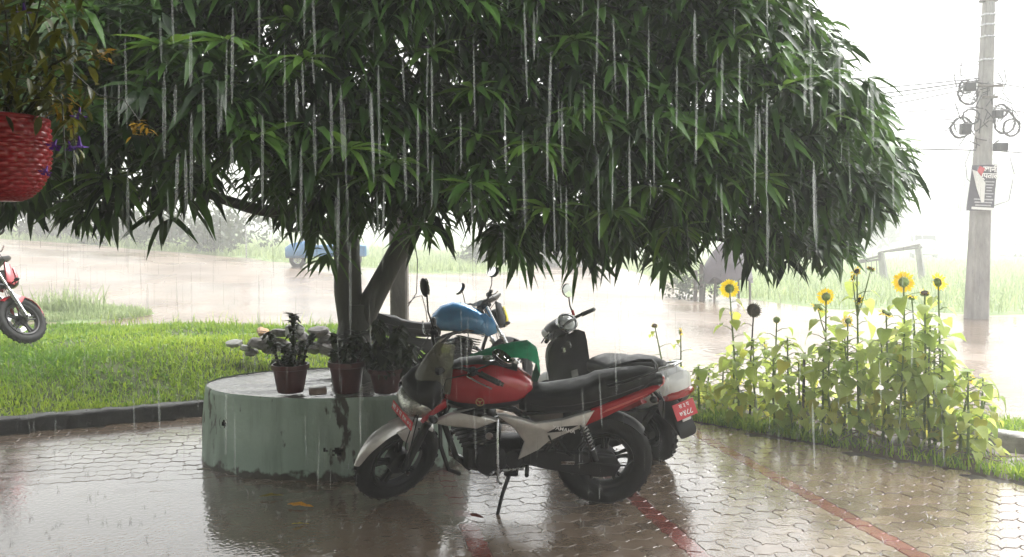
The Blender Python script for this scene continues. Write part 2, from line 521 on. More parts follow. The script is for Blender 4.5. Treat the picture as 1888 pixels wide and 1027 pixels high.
def half_parts(side):
    o, i = half_outline(side), half_outline(side, .0035); n = len(o)
    return [(*rot2(a, b), -.012) for a, b in o] + [(*rot2(a, b), -.004) for a, b in o] + [(*rot2(a, b), 0.0) for a, b in i], [tuple(range(2 * n, 3 * n))] + [(k * n + q, k * n + (q + 1) % n, (k + 1) * n + (q + 1) % n, (k + 1) * n + q) for k in (0, 1) for q in range(n)]
HALF = {}
for side in (-1, 1):
    for m_ in (M_PAVER, M_PAVER_RED):
        mb = MB(); mb.add(*half_parts(side)); HALF[side, m_.name] = mb.mesh('paver', m_, True, 30)
def dip(x, y):
    d = .009 * math.exp(-((x + 3.1) / 1.5) ** 2 - ((y - 4.2) / .8) ** 2) + .005 * math.exp(-((x + 1.2) / 1.0) ** 2 - ((y - 4.4) / .45) ** 2)
    return d
slab = MB()
sl = [(-8, 1.5), (7.5, 1.5)] + [(x, min(yard_edge(x) + .02, 8.8)) for x in np.linspace(7.0, 1.15, 24)] + [(x, 8.77) for x in (1.1, -1.7)] + [(x, kerb_y(x) + .02) for x in (-1.8, -8)]
slab.add([(x, y, -.013) for x, y in sl] + [(x, y, -.10) for x, y in sl], [tuple(range(len(sl)))] + [(i, i + len(sl), (i + 1) % len(sl) + len(sl), (i + 1) % len(sl)) for i in range(len(sl))])
pave = tag(slab.build('pavement', M_JOINT, smooth=False), kind='structure')
RED_LINES = [0.0, 1.10, 2.20, 3.30]                         # red courses, offsets along GU
RL0 = P(905, 975); r_base = (math.floor((RL0.x * GU.x + RL0.y * GU.y) / PL_) + .25) * PL_
cells = []
for j in range(-20, 100):
    for i in range(-50, 50):
        a = i * PL_ + (PL_ / 2 if j % 2 else 0); b = j * PW_
        x = a * GU.x + b * GV.x; y = a * GU.y + b * GV.y
        if not (-7.2 < x < 6.6 and 2.3 < y < min(yard_edge(x) - .06, 8.68)): continue
        if in_planter(x, y, -.12): continue
        cells.append((x, y, a))
def to_px(p):
    c, s = math.cos(PITCH), math.sin(PITCH)
    y, z = p[1], p[2] - CAM_H
    d = y * c - z * s; u = y * s + z * c
    return W0 / 2 + p[0] / d * FPX, H0 / 2 - u / d * FPX
def is_red(a):
    k = (a - r_base) / 1.125
    return abs(k - round(k)) * 1.125 < .0565 and 0 <= round(k) <= 2
vis = [c for c in cells if -60 < to_px((c[0], c[1], 0))[0] < 1950 and to_px((c[0], c[1], 0))[1] < 1050]
vis.sort(key=lambda c: c[1])
near300 = set(vis[:300])
VV, FF, VR, FR = [], [], [], []
for c in cells:
    x, y, a = c
    z = -dip(x, y) + rng.uniform(-.0016, .0016)
    rx, ry = rng.uniform(-.008, .008), rng.uniform(-.008, .008)
    if c in near300:
        if is_red(a):
            rs = -1 if ((a - r_base) / 1.125 - round((a - r_base) / 1.125)) > 0 else 1
            pcs = [HALF[rs, M_PAVER_RED.name], HALF[-rs, M_PAVER.name]]
        else: pcs = [ME_PAVER]
        for me_ in pcs:
            o = link('paver', me_, pave)
            o.location = (x, y, z); o.rotation_euler = (rx, ry, 0)
    else:
        if is_red(a):
            rs = -1 if ((a - r_base) / 1.125 - round((a - r_base) / 1.125)) > 0 else 1
            for sd_, V_, F_ in ((rs, VR, FR), (-rs, VV, FF)):
                hv, hf = half_parts(sd_); o = len(V_)
                V_ += [(x + p[0], y + p[1], z + p[2] + p[1] * rx - p[0] * ry) for p in hv]; F_ += [tuple(o + k for k in f_) for f_ in hf]
            continue
        V_, F_ = VV, FF
        o = len(V_)
        V_ += [(x + p[0], y + p[1], z + p[2] + p[1] * rx - p[0] * ry) for p in pv_mid + pv_top]
        F_ += [tuple(o + k - npo for k in pv_f[0])] + [(o + i, o + (i + 1) % npo, o + npo + (i + 1) % npo, o + npo + i) for i in range(npo)]
for V_, F_, m in ((VV, FF, M_PAVER), (VR, FR, M_PAVER_RED)):
    mb = MB(); mb.v, mb.f = V_, F_
    tag(mb.build('pavers', m, pave, True, 30), kind='stuff')

# standing water over the sunken pavers
M_WATER = wet_ground('murky_water', (.125, .088, .06), (.19, .145, .105), 1.3, rough=.06, ripple=.10, rscale=30, rvar=.02, film=1.0)
for (cx, cy, ax, ay, s) in ((-2.6, 4.25, 3.6, 1.75, 1),):
    ring = []
    for k in range(72):
        a = 2 * math.pi * k / 72
        w = 1 + .13 * math.sin(3 * a + s) + .09 * math.sin(7 * a + 2 * s) + .05 * math.sin(13 * a + s * 5)
        ring.append((cx + ax * w * math.cos(a), cy + ay * w * math.sin(a), -.0028))
    mb = MB(); mb.add([(cx, cy, -.0028)] + ring, [(0, 1 + k, 1 + (k + 1) % 72) for k in range(72)])
    tag(mb.build('puddle', M_WATER, smooth=False), kind='structure')

# ------------------------------------------------------------------ lawn and its kerb
def lawn_z(X, Y):
    X = np.asarray(X, float); Y = np.asarray(Y, float)
    d = (Y - (K0.y + KS * (X - K0.x)))
    z = .10 + .32 * sstep(0.1, 1.9, d)
    z = z + .03 * np.sin(X * 1.3 + Y * .7) * sstep(0, .8, d) + .02 * np.sin(X * 3.1 - Y * 2.2) * sstep(0, .8, d)
    z = z * (1 - sstep(-2.0, -.75, X + .25 * (9.5 - Y))) 
    back = 10.75 + .12 * np.sin(X * 1.7)
    z = z * (1 - sstep(back - .35, back + .45, Y)) - .05 * sstep(back, back + .5, Y)
    return z
us = np.linspace(-9.5, -.6, 90); vs_ = np.linspace(0, 1, 70)
V = []
for x in us:
    y0 = kerb_y(x) + .10 if x < -1.75 else 8.72
    for t in vs_:
        y = y0 + (11.6 - y0) * t
        V.append((x, y, float(lawn_z(x, y))))
n = len(vs_)
F = [(i * n + j, (i + 1) * n + j, (i + 1) * n + j + 1, i * n + j + 1) for i in range(len(us) - 1) for j in range(n - 1)]
link('lawn', npmesh('lawn', V, F, M_LAWN, smooth=True), kind='structure')
def kerb(name, p0, p1, w, h, seg, m, z0=-.03):
    d = (p1 - p0); Ld = d.length; d = d.normalized(); nn = Vector((-d.y, d.x, 0))
    k = int(Ld / seg); rings = []
    for i in range(k + 1):
        c = p0 + d * (Ld * i / k)
        j = lambda q: rng.uniform(-q, q)
        rings.append([(*(c - nn * 0 + nn * j(.004)).xy, z0), (*(c + nn * (.006 + j(.006))).xy, h - .02 + j(.006)), (*(c + nn * (.03 + j(.008))).xy, h + j(.006)), (*(c + nn * w).xy, h + j(.006)), (*(c + nn * w).xy, z0)])
    mb = MB(); mb.loft(rings)
    return tag(mb.build(name, m, None, True, 50), kind='structure')
kd = Vector((1, KS, 0)).normalized()
kerb('kerb', Vector((-8, kerb_y(-8), 0)), Vector((-1.72, kerb_y(-1.72), 0)), .15, .12, .09, M_KERB)

def blades(name, pts, hmin, hmax, wmin, wmax, m, lean=.5, parent=None, tint=None):
    """bent blades standing at pts (n,3)"""
    n = len(pts); pts = np.asarray(pts)
    h = nrng.uniform(hmin, hmax, n) * (.6 + .4 * nrng.random(n)); w = nrng.uniform(wmin, wmax, n)
    a = nrng.uniform(0, 2 * np.pi, n); dr = nrng.uniform(0, 2 * np.pi, n); ln = nrng.random(n) * lean
    sx, sy = np.cos(a) * w, np.sin(a) * w
    bx, by = np.cos(dr) * ln * h, np.sin(dr) * ln * h
    V = np.zeros((n, 6, 3))
    for k, (t, ww) in enumerate(((0, .8), (.55, 1.0), (1.0, .12))):
        cx = pts[:, 0] + bx * t * t; cy = pts[:, 1] + by * t * t; cz = pts[:, 2] + h * t * (1 - .25 * ln * t)
        V[:, 2 * k] = np.stack([cx - sx * ww, cy - sy * ww, cz], -1)
        V[:, 2 * k + 1] = np.stack([cx + sx * ww, cy + sy * ww, cz], -1)
    o = np.arange(n)[:, None] * 6
    F = np.concatenate([o + np.array([[0, 1, 3, 2]]), o + np.array([[2, 3, 5, 4]])])
    tn = tint if tint is not None else nrng.random(n)
    return link(name, npmesh(name, V.reshape(-1, 3), F, m, attr=np.repeat(tn, 6)), parent)
def patchy(x, y): return .5 + .25 * np.sin(x * 2.1 + 1.3 * np.sin(y * 1.7)) + .25 * np.sin(y * 3.3 + x * 1.1)
# lawn grass
n = 90000
x = nrng.uniform(-7.2, -.7, n); y = nrng.uniform(5.4, 11.15, n)
ok = (y > K0.y + KS * (x - K0.x) + .16) & ((x < -1.75) | (y > 8.8))
bare = np.exp(-((x + 3.6) / .9) ** 2 - ((y - 9.4) / .5) ** 2) + np.exp(-((x + 5.4) / .8) ** 2 - ((y - 9.0) / .6) ** 2)
ok &= nrng.random(n) > bare * .8 + .5 * (patchy(x * 1.7 + 3, y * 1.9) < .42)
x, y = x[ok], y[ok]
pt = np.stack([x, y, lawn_z(x, y) - .01], -1)
tag(blades('grass', pt, .04, .12, .0025, .006, M_GRASS, .9, tint=np.clip(patchy(x * .6, y * .8) * 1.0 + nrng.random(len(x)) * .5 - .25, 0, 1)), 'bright green wet lawn grass behind the dark kerb', 'grass', kind='stuff')
# low broad weeds woven into the lawn
n = 9000
x = nrng.uniform(-7.2, -.9, n); y = nrng.uniform(5.6, 11.0, n)
ok = (y > K0.y + KS * (x - K0.x) + .2) & ((x < -1.75) | (y > 8.8)); x, y = x[ok], y[ok]
pt = np.stack([x, y, lawn_z(x, y)], -1)
tag(blades('weeds', pt, .03, .09, .008, .016, M_GRASS, 1.6, tint=nrng.random(len(x)) * .7), 'low broad leaved weeds mixed into the lawn', 'weeds', kind='stuff')
n = 260
x = nrng.uniform(-6, -2, n); y = nrng.uniform(9.8, 10.9, n)
tag(blades('tall_weeds', np.stack([x, y, lawn_z(x, y)], -1), .12, .32, .003, .006, M_GRASS, .6), 'thin tall weed stalks along the back edge of the lawn', 'weeds', kind='stuff')
# far verges and the field
def scatter(n, x0, x1, y0, y1, test):
    x = nrng.uniform(x0, x1, n); y = nrng.uniform(y0, y1, n)
    ok = test(x, y); x, y = x[ok], y[ok]
    return np.stack([x, y, terrain(x, y) - .03], -1)
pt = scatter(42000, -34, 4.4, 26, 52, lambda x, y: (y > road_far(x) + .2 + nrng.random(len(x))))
tag(blades('verge_grass', pt, .15, .5, .012, .03, M_GRASS_F, .8), 'grass painted pale like haze on the far side of the flooded road', 'grass', kind='stuff')
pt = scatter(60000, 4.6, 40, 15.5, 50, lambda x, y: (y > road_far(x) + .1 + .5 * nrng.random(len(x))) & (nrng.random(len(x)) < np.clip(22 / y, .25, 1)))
tag(blades('field_grass', pt, .12, .48, .008, .022, M_GRASS_F, .8), 'tall field grass painted pale with mist around the utility pole', 'grass', kind='stuff')
IS = PY(95, 512, 15.5); isz = IS.z
isl = MB(); rg = [(IS.x + 2.1 * math.cos(a) * (1 + .15 * math.sin(3 * a)), IS.y + .95 * math.sin(a) * (1 + .2 * math.sin(5 * a))) for a in np.linspace(0, 2 * math.pi, 40, endpoint=False)]
isl.add([(IS.x, IS.y, tz(IS.x, IS.y) + .10)] + [(a, b, tz(a, b) - .03) for a, b in rg], [(0, 1 + k, 1 + (k + 1) % 40) for k in range(40)])
tag(isl.build('traffic_island', M_FIELD), kind='structure')
a = nrng.uniform(0, 6.283, 5200); r = np.sqrt(nrng.random(5200))
x = IS.x + 2.0 * r * np.cos(a); y = IS.y + .9 * r * np.sin(a)
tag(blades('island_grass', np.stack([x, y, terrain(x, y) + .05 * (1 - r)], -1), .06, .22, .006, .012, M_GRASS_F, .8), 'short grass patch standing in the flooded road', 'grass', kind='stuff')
a = nrng.uniform(0, 6.283, 420); r = nrng.random(420)
x = IS.x + .25 + .9 * r * np.cos(a); y = IS.y + .4 * r * np.sin(a)
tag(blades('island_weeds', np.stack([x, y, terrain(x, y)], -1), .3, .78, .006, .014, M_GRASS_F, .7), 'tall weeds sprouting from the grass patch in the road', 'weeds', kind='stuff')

# ------------------------------------------------------------------ sunflower bed ground
bd = Vector((1, BS, 0)).normalized(); bn = Vector((-bd.y, bd.x, 0))
bp0 = Vector((1.0, bed_y(1.0), 0)); BL = 7.0
rows = []
for i in range(71):
    c = bp0 + bd * (BL * i / 70); r_ = []
    for j in range(13):
        t = j / 12
        p = c + bn * (t * .95 + .03 * math.sin(i * .7) * (1 - t))
        r_.append((p.x, p.y, -.015 + .055 * math.sin(math.pi * min(1, t * 1.3)) ** .7 + .012 * math.sin(i * 1.9 + j * 2.3) if 0 < j < 12 else -.05))
    rows.append(r_)
mb = MB(); mb.loft(rows, wrap=False)
tag(mb.build('flower_bed', M_SOIL), kind='structure')
kp = bp0 + bn * .95
kerb('bed_kerb', kp, kp + bd * BL, .13, .11, .1, M_KERBTOP, z0=-.06)
def bed_pt(s, t): return bp0 + bd * s + bn * t
n = 16000
s = nrng.uniform(.1, BL, n); t = np.abs(nrng.normal(0, .20, n)) + .02
dens = np.interp(s, [0, .8, 1.6, 2.5, 3.1, 3.5, 7], [1, 1, .75, .12, .25, 1, 1]); ok = (nrng.random(n) < dens) & (t < .9); s, t = s[ok], t[ok]
x = bp0.x + bd.x * s + bn.x * t; y = bp0.y + bd.y * s + bn.y * t
tag(blades('bed_grass', np.stack([x, y, np.full(len(x), .0)], -1), .04, .14, .003, .007, M_GRASS, .9), 'short grass along the edge of the sunflower bed', 'grass', kind='stuff')
n = 12000
s = nrng.uniform(2.2, BL, n); t = nrng.uniform(1.12, 1.9, n)
x = bp0.x + bd.x * s + bn.x * t; y = bp0.y + bd.y * s + bn.y * t
st = MB(); rr = []
for i in range(41):
    c = bp0 + bd * (1.6 + 5.4 * i / 40)
    rr.append([(*(c + bn * q).xy, zz) for q, zz in ((1.09, .0), (1.4, .045), (1.8, .02), (2.05, -.05))])
st.loft(rr, wrap=False); tag(st.build('grass_strip', M_LAWN), kind='structure')
tag(blades('strip_grass', np.stack([x, y, np.full(len(x), .02)], -1), .03, .10, .003, .007, M_GRASS, .9), 'grass strip between the sunflower bed and the road', 'grass', kind='stuff')

# ------------------------------------------------------------------ planter
def planter_mat():
    m = bpy.data.materials.new('green_limewash'); m.use_nodes = True
    nt = m.node_tree; N, L = nt.nodes, nt.links; b = N['Principled BSDF']
    tc = N.new('ShaderNodeTexCoord')
    def noise(sc, st, det=5):
        mp = N.new('ShaderNodeMapping'); mp.inputs['Scale'].default_value = st
        L.new(tc.outputs['Object'], mp.inputs['Vector'])
        z = N.new('ShaderNodeTexNoise'); z.inputs['Scale'].default_value = sc; z.inputs['Detail'].default_value = det
        L.new(mp.outputs[0], z.inputs['Vector']); return z.outputs['Fac']
    def ramp(src, p0, p1, c0, c1):
        r = N.new('ShaderNodeValToRGB'); r.color_ramp.elements[0].position = p0; r.color_ramp.elements[1].position = p1
        r.color_ramp.elements[0].color = (*c0, 1); r.color_ramp.elements[1].color = (*c1, 1); L.new(src, r.inputs['Fac']); return r.outputs[0]
    def mix(f, a, c):
        x = N.new('ShaderNodeMix'); x.data_type = 'RGBA'
        L.new(f, x.inputs['Factor']); L.new(a, x.inputs['A'])
        if hasattr(c, 'default_value') or hasattr(c, 'links'): L.new(c, x.inputs['B'])
        return x.outputs['Result']
    base = ramp(noise(2.2, (1, 1, 1)), .3, .7, (.30, .41, .34), (.46, .58, .50))
    streak = ramp(noise(7, (1, 1, .12)), .47, .68, (0, 0, 0), (1, 1, 1))
    c1 = mix(streak, base, ramp(noise(3, (1, 1, 1)), .3, .7, (.19, .26, .21), (.27, .34, .28)))
    spots = ramp(noise(9, (1, 1, .4), 7), .615, .66, (0, 0, 0), (1, 1, 1))
    c2 = mix(spots, c1, ramp(noise(6, (1, 1, 1)), .3, .7, (.035, .035, .028), (.07, .065, .05)))
    sx = N.new('ShaderNodeSeparateXYZ'); L.new(tc.outputs['Object'], sx.inputs[0])          # grime splashed up from the yard
    na = N.new('ShaderNodeMath'); na.operation = 'MULTIPLY_ADD'; na.inputs[1].default_value = -.22; L.new(noise(11, (1, 1, 1), 6), na.inputs[0]); L.new(sx.outputs['Z'], na.inputs[2])
    gr = ramp(na.outputs[0], -.065, -.035, (1, 1, 1), (0, 0, 0))
    gm = N.new('ShaderNodeMapRange'); gm.inputs['From Min'].default_value = -.075; gm.inputs['From Max'].default_value = -.045
    gm.inputs['To Min'].default_value = 1; gm.inputs['To Max'].default_value = 0; L.new(na.outputs[0], gm.inputs['Value'])
    c3 = mix(gm.outputs[0], c2, ramp(noise(8, (1, 1, 1)), .3, .7, (.03, .03, .02), (.07, .06, .04)))
    L.new(c3, b.inputs['Base Color']); b.inputs['Roughness'].default_value = .42
    bp = N.new('ShaderNodeBump'); bp.inputs['Strength'].default_value = .5; bp.inputs['Distance'].default_value = .01
    L.new(noise(26, (1, 1, .8)), bp.inputs['Height']); L.new(bp.outputs[0], b.inputs['Normal'])
    return m
M_PLANTER = planter_mat()
M_PTOP = wet_ground('wet_planter_top', (.09, .085, .075), (.20, .19, .17), 3.0, rough=.14, ripple=.35, rscale=26)
M_HOLE = mat('dark_hole', (.01, .01, .009), .8, var=.3)
planter = thing('tree_planter', 'round pale green concrete planter built around the mango tree', 'planter', PLC)
holes = []
for (px, py) in ((414, 781), (622, 833), (600, 829), (795, 852)):
    d = PY(px, py, 5.4)
    ang = math.atan2(0, 1)
    # intersect the view ray with the wall
    o_ = Vector((0, 0, CAM_H)); dr = (d - o_).normalized()
    t = 3.0
    for _ in range(4000):
        q = o_ + dr * t
        if in_planter(q.x, q.y, -.04 * q.z / PLH): break
        t += .001
    holes.append((math.atan2((q.y - PLC.y) / PLK, q.x - PLC.x), q.z, .030 if px != 600 else .014))
na, nz = 420, 40
vs, fs = [], []
for i in range(na):
    a = 2 * math.pi * i / na
    for j in range(nz + 1):
        z = -.02 + (PLH + .02) * j / nz
        r = PLR + (PLRT - PLR) * z / PLH + .004 * math.sin(a * 9 + z * 8) + .003 * math.sin(a * 23 + z * 17)
        if j == nz: r -= .012
        vs.append((r * math.cos(a), r * math.sin(a) * PLK, z))
def hole_at(a, z):
    for ha, hz, hr in holes:
        da = (a - ha + math.pi) % (2 * math.pi) - math.pi
        if math.hypot(da * PLR, z - hz) < hr * (1 + .25 * math.sin(7 * math.atan2(z - hz, da))): return True
    return False
for i in range(na):
    for j in range(nz):
        if hole_at(2 * math.pi * (i + .5) / na, -.02 + (PLH + .02) * (j + .5) / nz): continue
        i2 = (i + 1) % na
        fs.append((i * (nz + 1) + j, i2 * (nz + 1) + j, i2 * (nz + 1) + j + 1, i * (nz + 1) + j + 1))
mb = MB(); mb.add(vs, fs); wall_ = mb.build('wall', M_PLANTER, planter)
for ha, hz, hr in holes:
    mb = MB()
    M = Matrix.Translation((PLR * math.cos(ha), PLR * math.sin(ha) * PLK, hz)) @ Matrix.Rotation(math.atan2(math.sin(ha) / PLK, math.cos(ha)), 4, 'Z') @ Matrix.Translation((-.10, 0, 0)) @ Matrix.Rotation(R(90), 4, 'Y')
    mb.lathe([(hr * 1.6, .085), (hr * 1.5, 0), (0, 0)], 14, M)
    mb.build('drain_hole', M_HOLE, wall_)
vs = [(0, 0, PLH + .012)]
fs = []
NR = 14
for k in range(1, NR + 1):
    for i in range(90):
        a = 2 * math.pi * i / 90
        r = (PLRT - .008) * k / NR
        z = PLH + (.012 * math.cos(r * 3) + .004 * math.sin(9 * a + k)) if k < NR else PLH - .006
        vs.append((r * math.cos(a), r * math.sin(a) * PLK, z))
for i in range(90): fs.append((0, 1 + i, 1 + (i + 1) % 90))
for k in range(NR - 1):
    for i in range(90):
        i2 = (i + 1) % 90; o = 1 + k * 90
        fs.append((o + i, o + 90 + i, o + 90 + i2, o + i2))
mb = MB(); mb.add(vs, fs); mb.build('concrete_top', M_PTOP, planter)
# ------------------------------------------------------------------ mango tree
TREE = Vector((-1.235, PLC.y + .05, PLH))
tree = thing('mango_tree', 'broad mango tree with dense drooping dark green leaves in the planter', 'tree', (0, 0, 0))
def limb(name, pts, rad, n=14, wob=.0):
    mb = MB()
    P_ = [Vector(p) for p in pts]
    # smooth the path
    fine, fr_ = [], []
    for i in range(len(P_) - 1):
        p0, p1, p2, p3 = P_[max(i - 1, 0)], P_[i], P_[i + 1], P_[min(i + 2, len(P_) - 1)]
        for k in range(5):
            t = k / 5
            fine.append(.5 * ((2 * p1) + (p2 - p0) * t + (2 * p0 - 5 * p1 + 4 * p2 - p3) * t * t + (3 * p1 - p0 - 3 * p2 + p3) * t ** 3))
            fr_.append(rad[i] + (rad[i + 1] - rad[i]) * t)
    fine.append(P_[-1]); fr_.append(rad[-1])
    mb.tube(fine, fr_, n)
    if wob:
        mb.v = [(x + wob * math.sin(9 * math.atan2(y - TREE.y, x - TREE.x) + z * 3), y + wob * math.sin(7 * z + x * 20), z) for x, y, z in mb.v]
    return mb.build(name, M_BARK, tree)
tf = PY(660, 590, 5.90)
limb('trunk', [TREE + Vector((.02, 0, -.08)), TREE + Vector((.01, 0, .06)), TREE + Vector((.0, 0, .25)), PY(655, 610, 5.90), PY(655, 560, 5.90)], [.21, .175, .145, .135, .115], 22, .006)
limb('branch', [PY(652, 600, 5.90), PY(642, 540, 5.89), PY(640, 470, 5.85), PY(632, 380, 5.75), PY(610, 250, 5.65), PY(560, 60, 5.55)], [.11, .105, .10, .09, .07, .04], 16, .005)
limb('branch', [PY(662, 600, 5.91), PY(690, 545, 5.91), PY(730, 470, 5.95), PY(775, 390, 5.95), PY(850, 280, 5.85), PY(960, 120, 5.75)], [.10, .088, .085, .08, .06, .035], 16, .005)
limb('branch', [PY(640, 440, 5.80), PY(560, 400, 5.55), PY(470, 385, 5.35), PY(390, 360, 5.15), PY(300, 330, 4.95)], [.06, .05, .042, .032, .02], 10)
limb('branch', [PY(775, 390, 5.95), PY(900, 330, 5.75), PY(1080, 290, 5.55), PY(1300, 270, 5.45), PY(1480, 280, 5.35)], [.06, .055, .045, .035, .02], 10)
limb('branch', [PY(632, 380, 5.75), PY(640, 320, 5.15), PY(650, 290, 4.55), PY(700, 260, 4.05)], [.05, .045, .035, .02], 10)
limb('branch', [PY(632, 360, 5.75), PY(520, 270, 6.45), PY(380, 200, 7.15), PY(200, 150, 7.65)], [.05, .045, .035, .02], 10)
limb('branch', [PY(800, 370, 5.95), PY(880, 260, 6.65), PY(1000, 180, 7.25), PY(1180, 120, 7.75)], [.05, .045, .035, .02], 10)

CC = np.array([-1.0, 6.05]); RX, RYF, RYB, ZM, ZT = 4.45, 2.55, 2.6, 2.15, 5.1
def bottom_z(px):
    """hanging hem of the crown, read along the picture"""
    return np.interp(px, [-300, 0, 60, 150, 260, 380, 420, 470, 560, 700, 800, 930, 1050, 1200, 1300, 1420, 1560, 1640, 1700, 2000], [380, 385, 400, 405, 400, 385, 352, 358, 458, 462, 436, 462, 472, 476, 462, 490, 488, 405, 360, 340])
def crown_pts(n, rho_lo, front_bias):
    ph = nrng.uniform(0, 2 * np.pi, n)
    zz = nrng.uniform(1.45, ZT, n) ** 1.0
    up = np.clip((zz - ZM) / (ZT - ZM), 0, 1); dn = np.clip((ZM - zz) / .75, 0, 1)
    g = np.where(zz > ZM, np.sqrt(np.clip(1 - up ** 2.1, 0, 1)), 1 - .38 * dn ** 1.6)
    lump = 1 + .055 * np.sin(5 * ph + 2.1 * zz) + .045 * np.sin(9 * ph - 3.7 * zz + 1) + .03 * np.sin(15 * ph + 6 * zz)
    rho = rho_lo + (1 - rho_lo) * nrng.random(n) ** .55
    c, s = np.cos(ph), np.sin(ph)
    ry = np.where(s < 0, RYF, RYB)
    x = CC[0] + RX * g * lump * rho * c
    y = CC[1] + ry * g * lump * rho * s
    keep = (s < .25) | (nrng.random(n) < front_bias)
    return np.stack([x, y, zz], -1)[keep], (g * rho)[keep]
def px_of(p):
    c, s = math.cos(PITCH), math.sin(PITCH)
    y, z = p[:, 1], p[:, 2] - CAM_H
    d = y * c - z * s; u = y * s + z * c
    return W0 / 2 + p[:, 0] / d * FPX, H0 / 2 - u / d * FPX
def hem_filter(p):
    px, py = px_of(p)
    lim = bottom_z(px) - 30 + 16 * np.sin(px * .041 + 1) + 15 * np.sin(px * .093 + 2.3 * np.sin(px * .013)) + 9 * np.sin(px * .21)
    okb = py < lim + nrng.uniform(-14, 12, len(p))
    back = p[:, 1] > 6.6
    okb &= p[:, 2] > 1.42 + .42 * np.clip(p[:, 1] - 5.4, 0, 9)
    # outline on the right as the photograph has it
    edge = np.interp(py, [-400, -120, 0, 60, 150, 250, 320, 380, 430, 520], [1200, 1400, 1460, 1500, 1565, 1628, 1655, 1620, 1565, 1525])
    okb &= px < edge + nrng.uniform(-75, 30, len(p))
    return okb
A_, _ = crown_pts(11500, .80, .35)
B_, _ = crown_pts(4800, .25, .5)
pts = np.concatenate([A_, B_])
pts = pts[hem_filter(pts)]
# a thin spot or two where the sky pokes through
px, py = px_of(pts)
for gx, gy, gr in ((715, 235, 15), (592, 190, 11), (425, 335, 12), (1275, 185, 12), (840, 400, 10), (760, 100, 8), (655, 60, 8), (1000, 330, 8), (505, 170, 8)):
    k = (np.hypot(px - gx, py - gy) > gr * 2.0) | (nrng.random(len(pts)) < .12)
    pts, px, py = pts[k], px[k], py[k]
def leaf_cloud(cent, nl, Lr, droop, young=None, spread=1.0):
    """rosettes of long drooping leaves; returns vertex and face arrays and a tint"""
    n = len(cent)
    tot = n * nl
    c = np.repeat(cent, nl, 0)
    out = c[:, :2] - CC; out = out / (np.linalg.norm(out, axis=1, keepdims=True) + 1e-6)
    az = np.tile(np.arange(nl) * 2.39996, n) + np.repeat(nrng.uniform(0, 6.28, n), nl) + nrng.normal(0, .25, tot)
    el = np.tile(np.linspace(.7, -.55, nl), n) + nrng.normal(0, .18, tot)
    d = np.stack([np.cos(az) * np.cos(el) + out[:, 0] * .45, np.sin(az) * np.cos(el) + out[:, 1] * .45, np.sin(el) * .8 - droop * (.3 + nrng.random(tot))], -1)
    d /= np.linalg.norm(d, axis=1, keepdims=True)
    Ln = nrng.uniform(*Lr, tot); wd = Ln * nrng.uniform(.098, .132, tot)
    bend = nrng.uniform(.25, .75, tot)
    up = np.array([0, 0, 1.0]) + nrng.normal(0, .35, (tot, 3))
    side = np.cross(d, up); side /= np.linalg.norm(side, axis=1, keepdims=True) + 1e-6
    nor = np.cross(side, d)
    base = c + nrng.normal(0, .022, (tot, 3)) + d * .02
    def at(t, w, lift):
        q = base + d * (Ln * t)[:, None]
        q[:, 2] -= bend * Ln * t * t
        return q + side * (wd * w)[:, None] + nor * (wd * lift)[:, None]
    V = np.stack([at(0, 0, 0), at(.3, -.95, .35), at(.3, 0, 0), at(.3, .95, .35), at(.66, -.8, .28), at(.66, 0, 0), at(.66, .8, .28), at(1, 0, 0)], 1)
    o = np.arange(tot)[:, None] * 8
    F = np.concatenate([o + np.array([f]) for f in ((0, 2, 1, 1), (0, 3, 2, 2), (1, 2, 5, 4), (2, 3, 6, 5), (4, 5, 7, 7), (5, 6, 7, 7))])
    tq = np.repeat(np.clip(nrng.normal(.36, .30, n), 0, 1), nl) + nrng.normal(0, .08, tot)
    return V, F, np.repeat(np.clip(tq, 0, 1), 8)
def split_quads(F):
    q = F[F[:, 2] != F[:, 3]]; t = F[F[:, 2] == F[:, 3]][:, :3]
    return np.concatenate([t, q[:, [0, 1, 2]], q[:, [0, 2, 3]]])
V, F, T = leaf_cloud(pts, 13, (.12, .21), .34)
foliage = link('foliage', npmesh('foliage', V.reshape(-1, 3), split_quads(F), M_LEAF, attr=T, smooth=True), tree, kind='stuff')
print('rosettes', len(pts), 'leaf tris', len(split_quads(F)))

# the bright young rosettes that stand out at the front: each leaf a part of its own
def leaf_mesh(bend, fold, wav):
    st = [(0, 0), (.12, .55), (.3, 1.0), (.5, 1.0), (.7, .8), (.88, .4), (1, 0)]
    vs, fs = [], []
    for t, w in st:
        z = -bend * t * t; ww = w * .108
        vs += [(t, -ww, z + fold * ww + wav * math.sin(t * 14)), (t, 0, z), (t, ww, z + fold * ww + wav * math.sin(t * 14 + 1.2))]
    for i in range(6):
        for k in (0, 1): fs.append((i * 3 + k, i * 3 + k + 1, i * 3 + k + 4, i * 3 + k + 3))
    mb = MB(); mb.add(vs, fs)
    return mb.mesh('leaf', M_LEAF_Y, True, 60)
LEAVES = [leaf_mesh(b, f, w) for b, f, w in ((.25, .5, .012), (.45, .35, .016), (.65, .45, .01), (.12, .6, .014))]
ros = [(300, 85, 14), (420, 75, 12), (540, 40, 14), (560, 110, 12), (730, 300, 15), (640, 275, 12), (690, 330, 12), (875, 165, 14), (1062, 75, 14), (985, 270, 13), (870, 340, 12), (1130, 390, 13), (1200, 345, 12), (1245, 420, 13), (1080, 200, 11), (480, 250, 11), (1390, 330, 12), (1440, 160, 12), (1290, 250, 11), (1350, 70, 12), (200, 330, 11), (880, 250, 11), (1010, 385, 11), (790, 95, 11), (1520, 220, 11)]
nleaf = 0
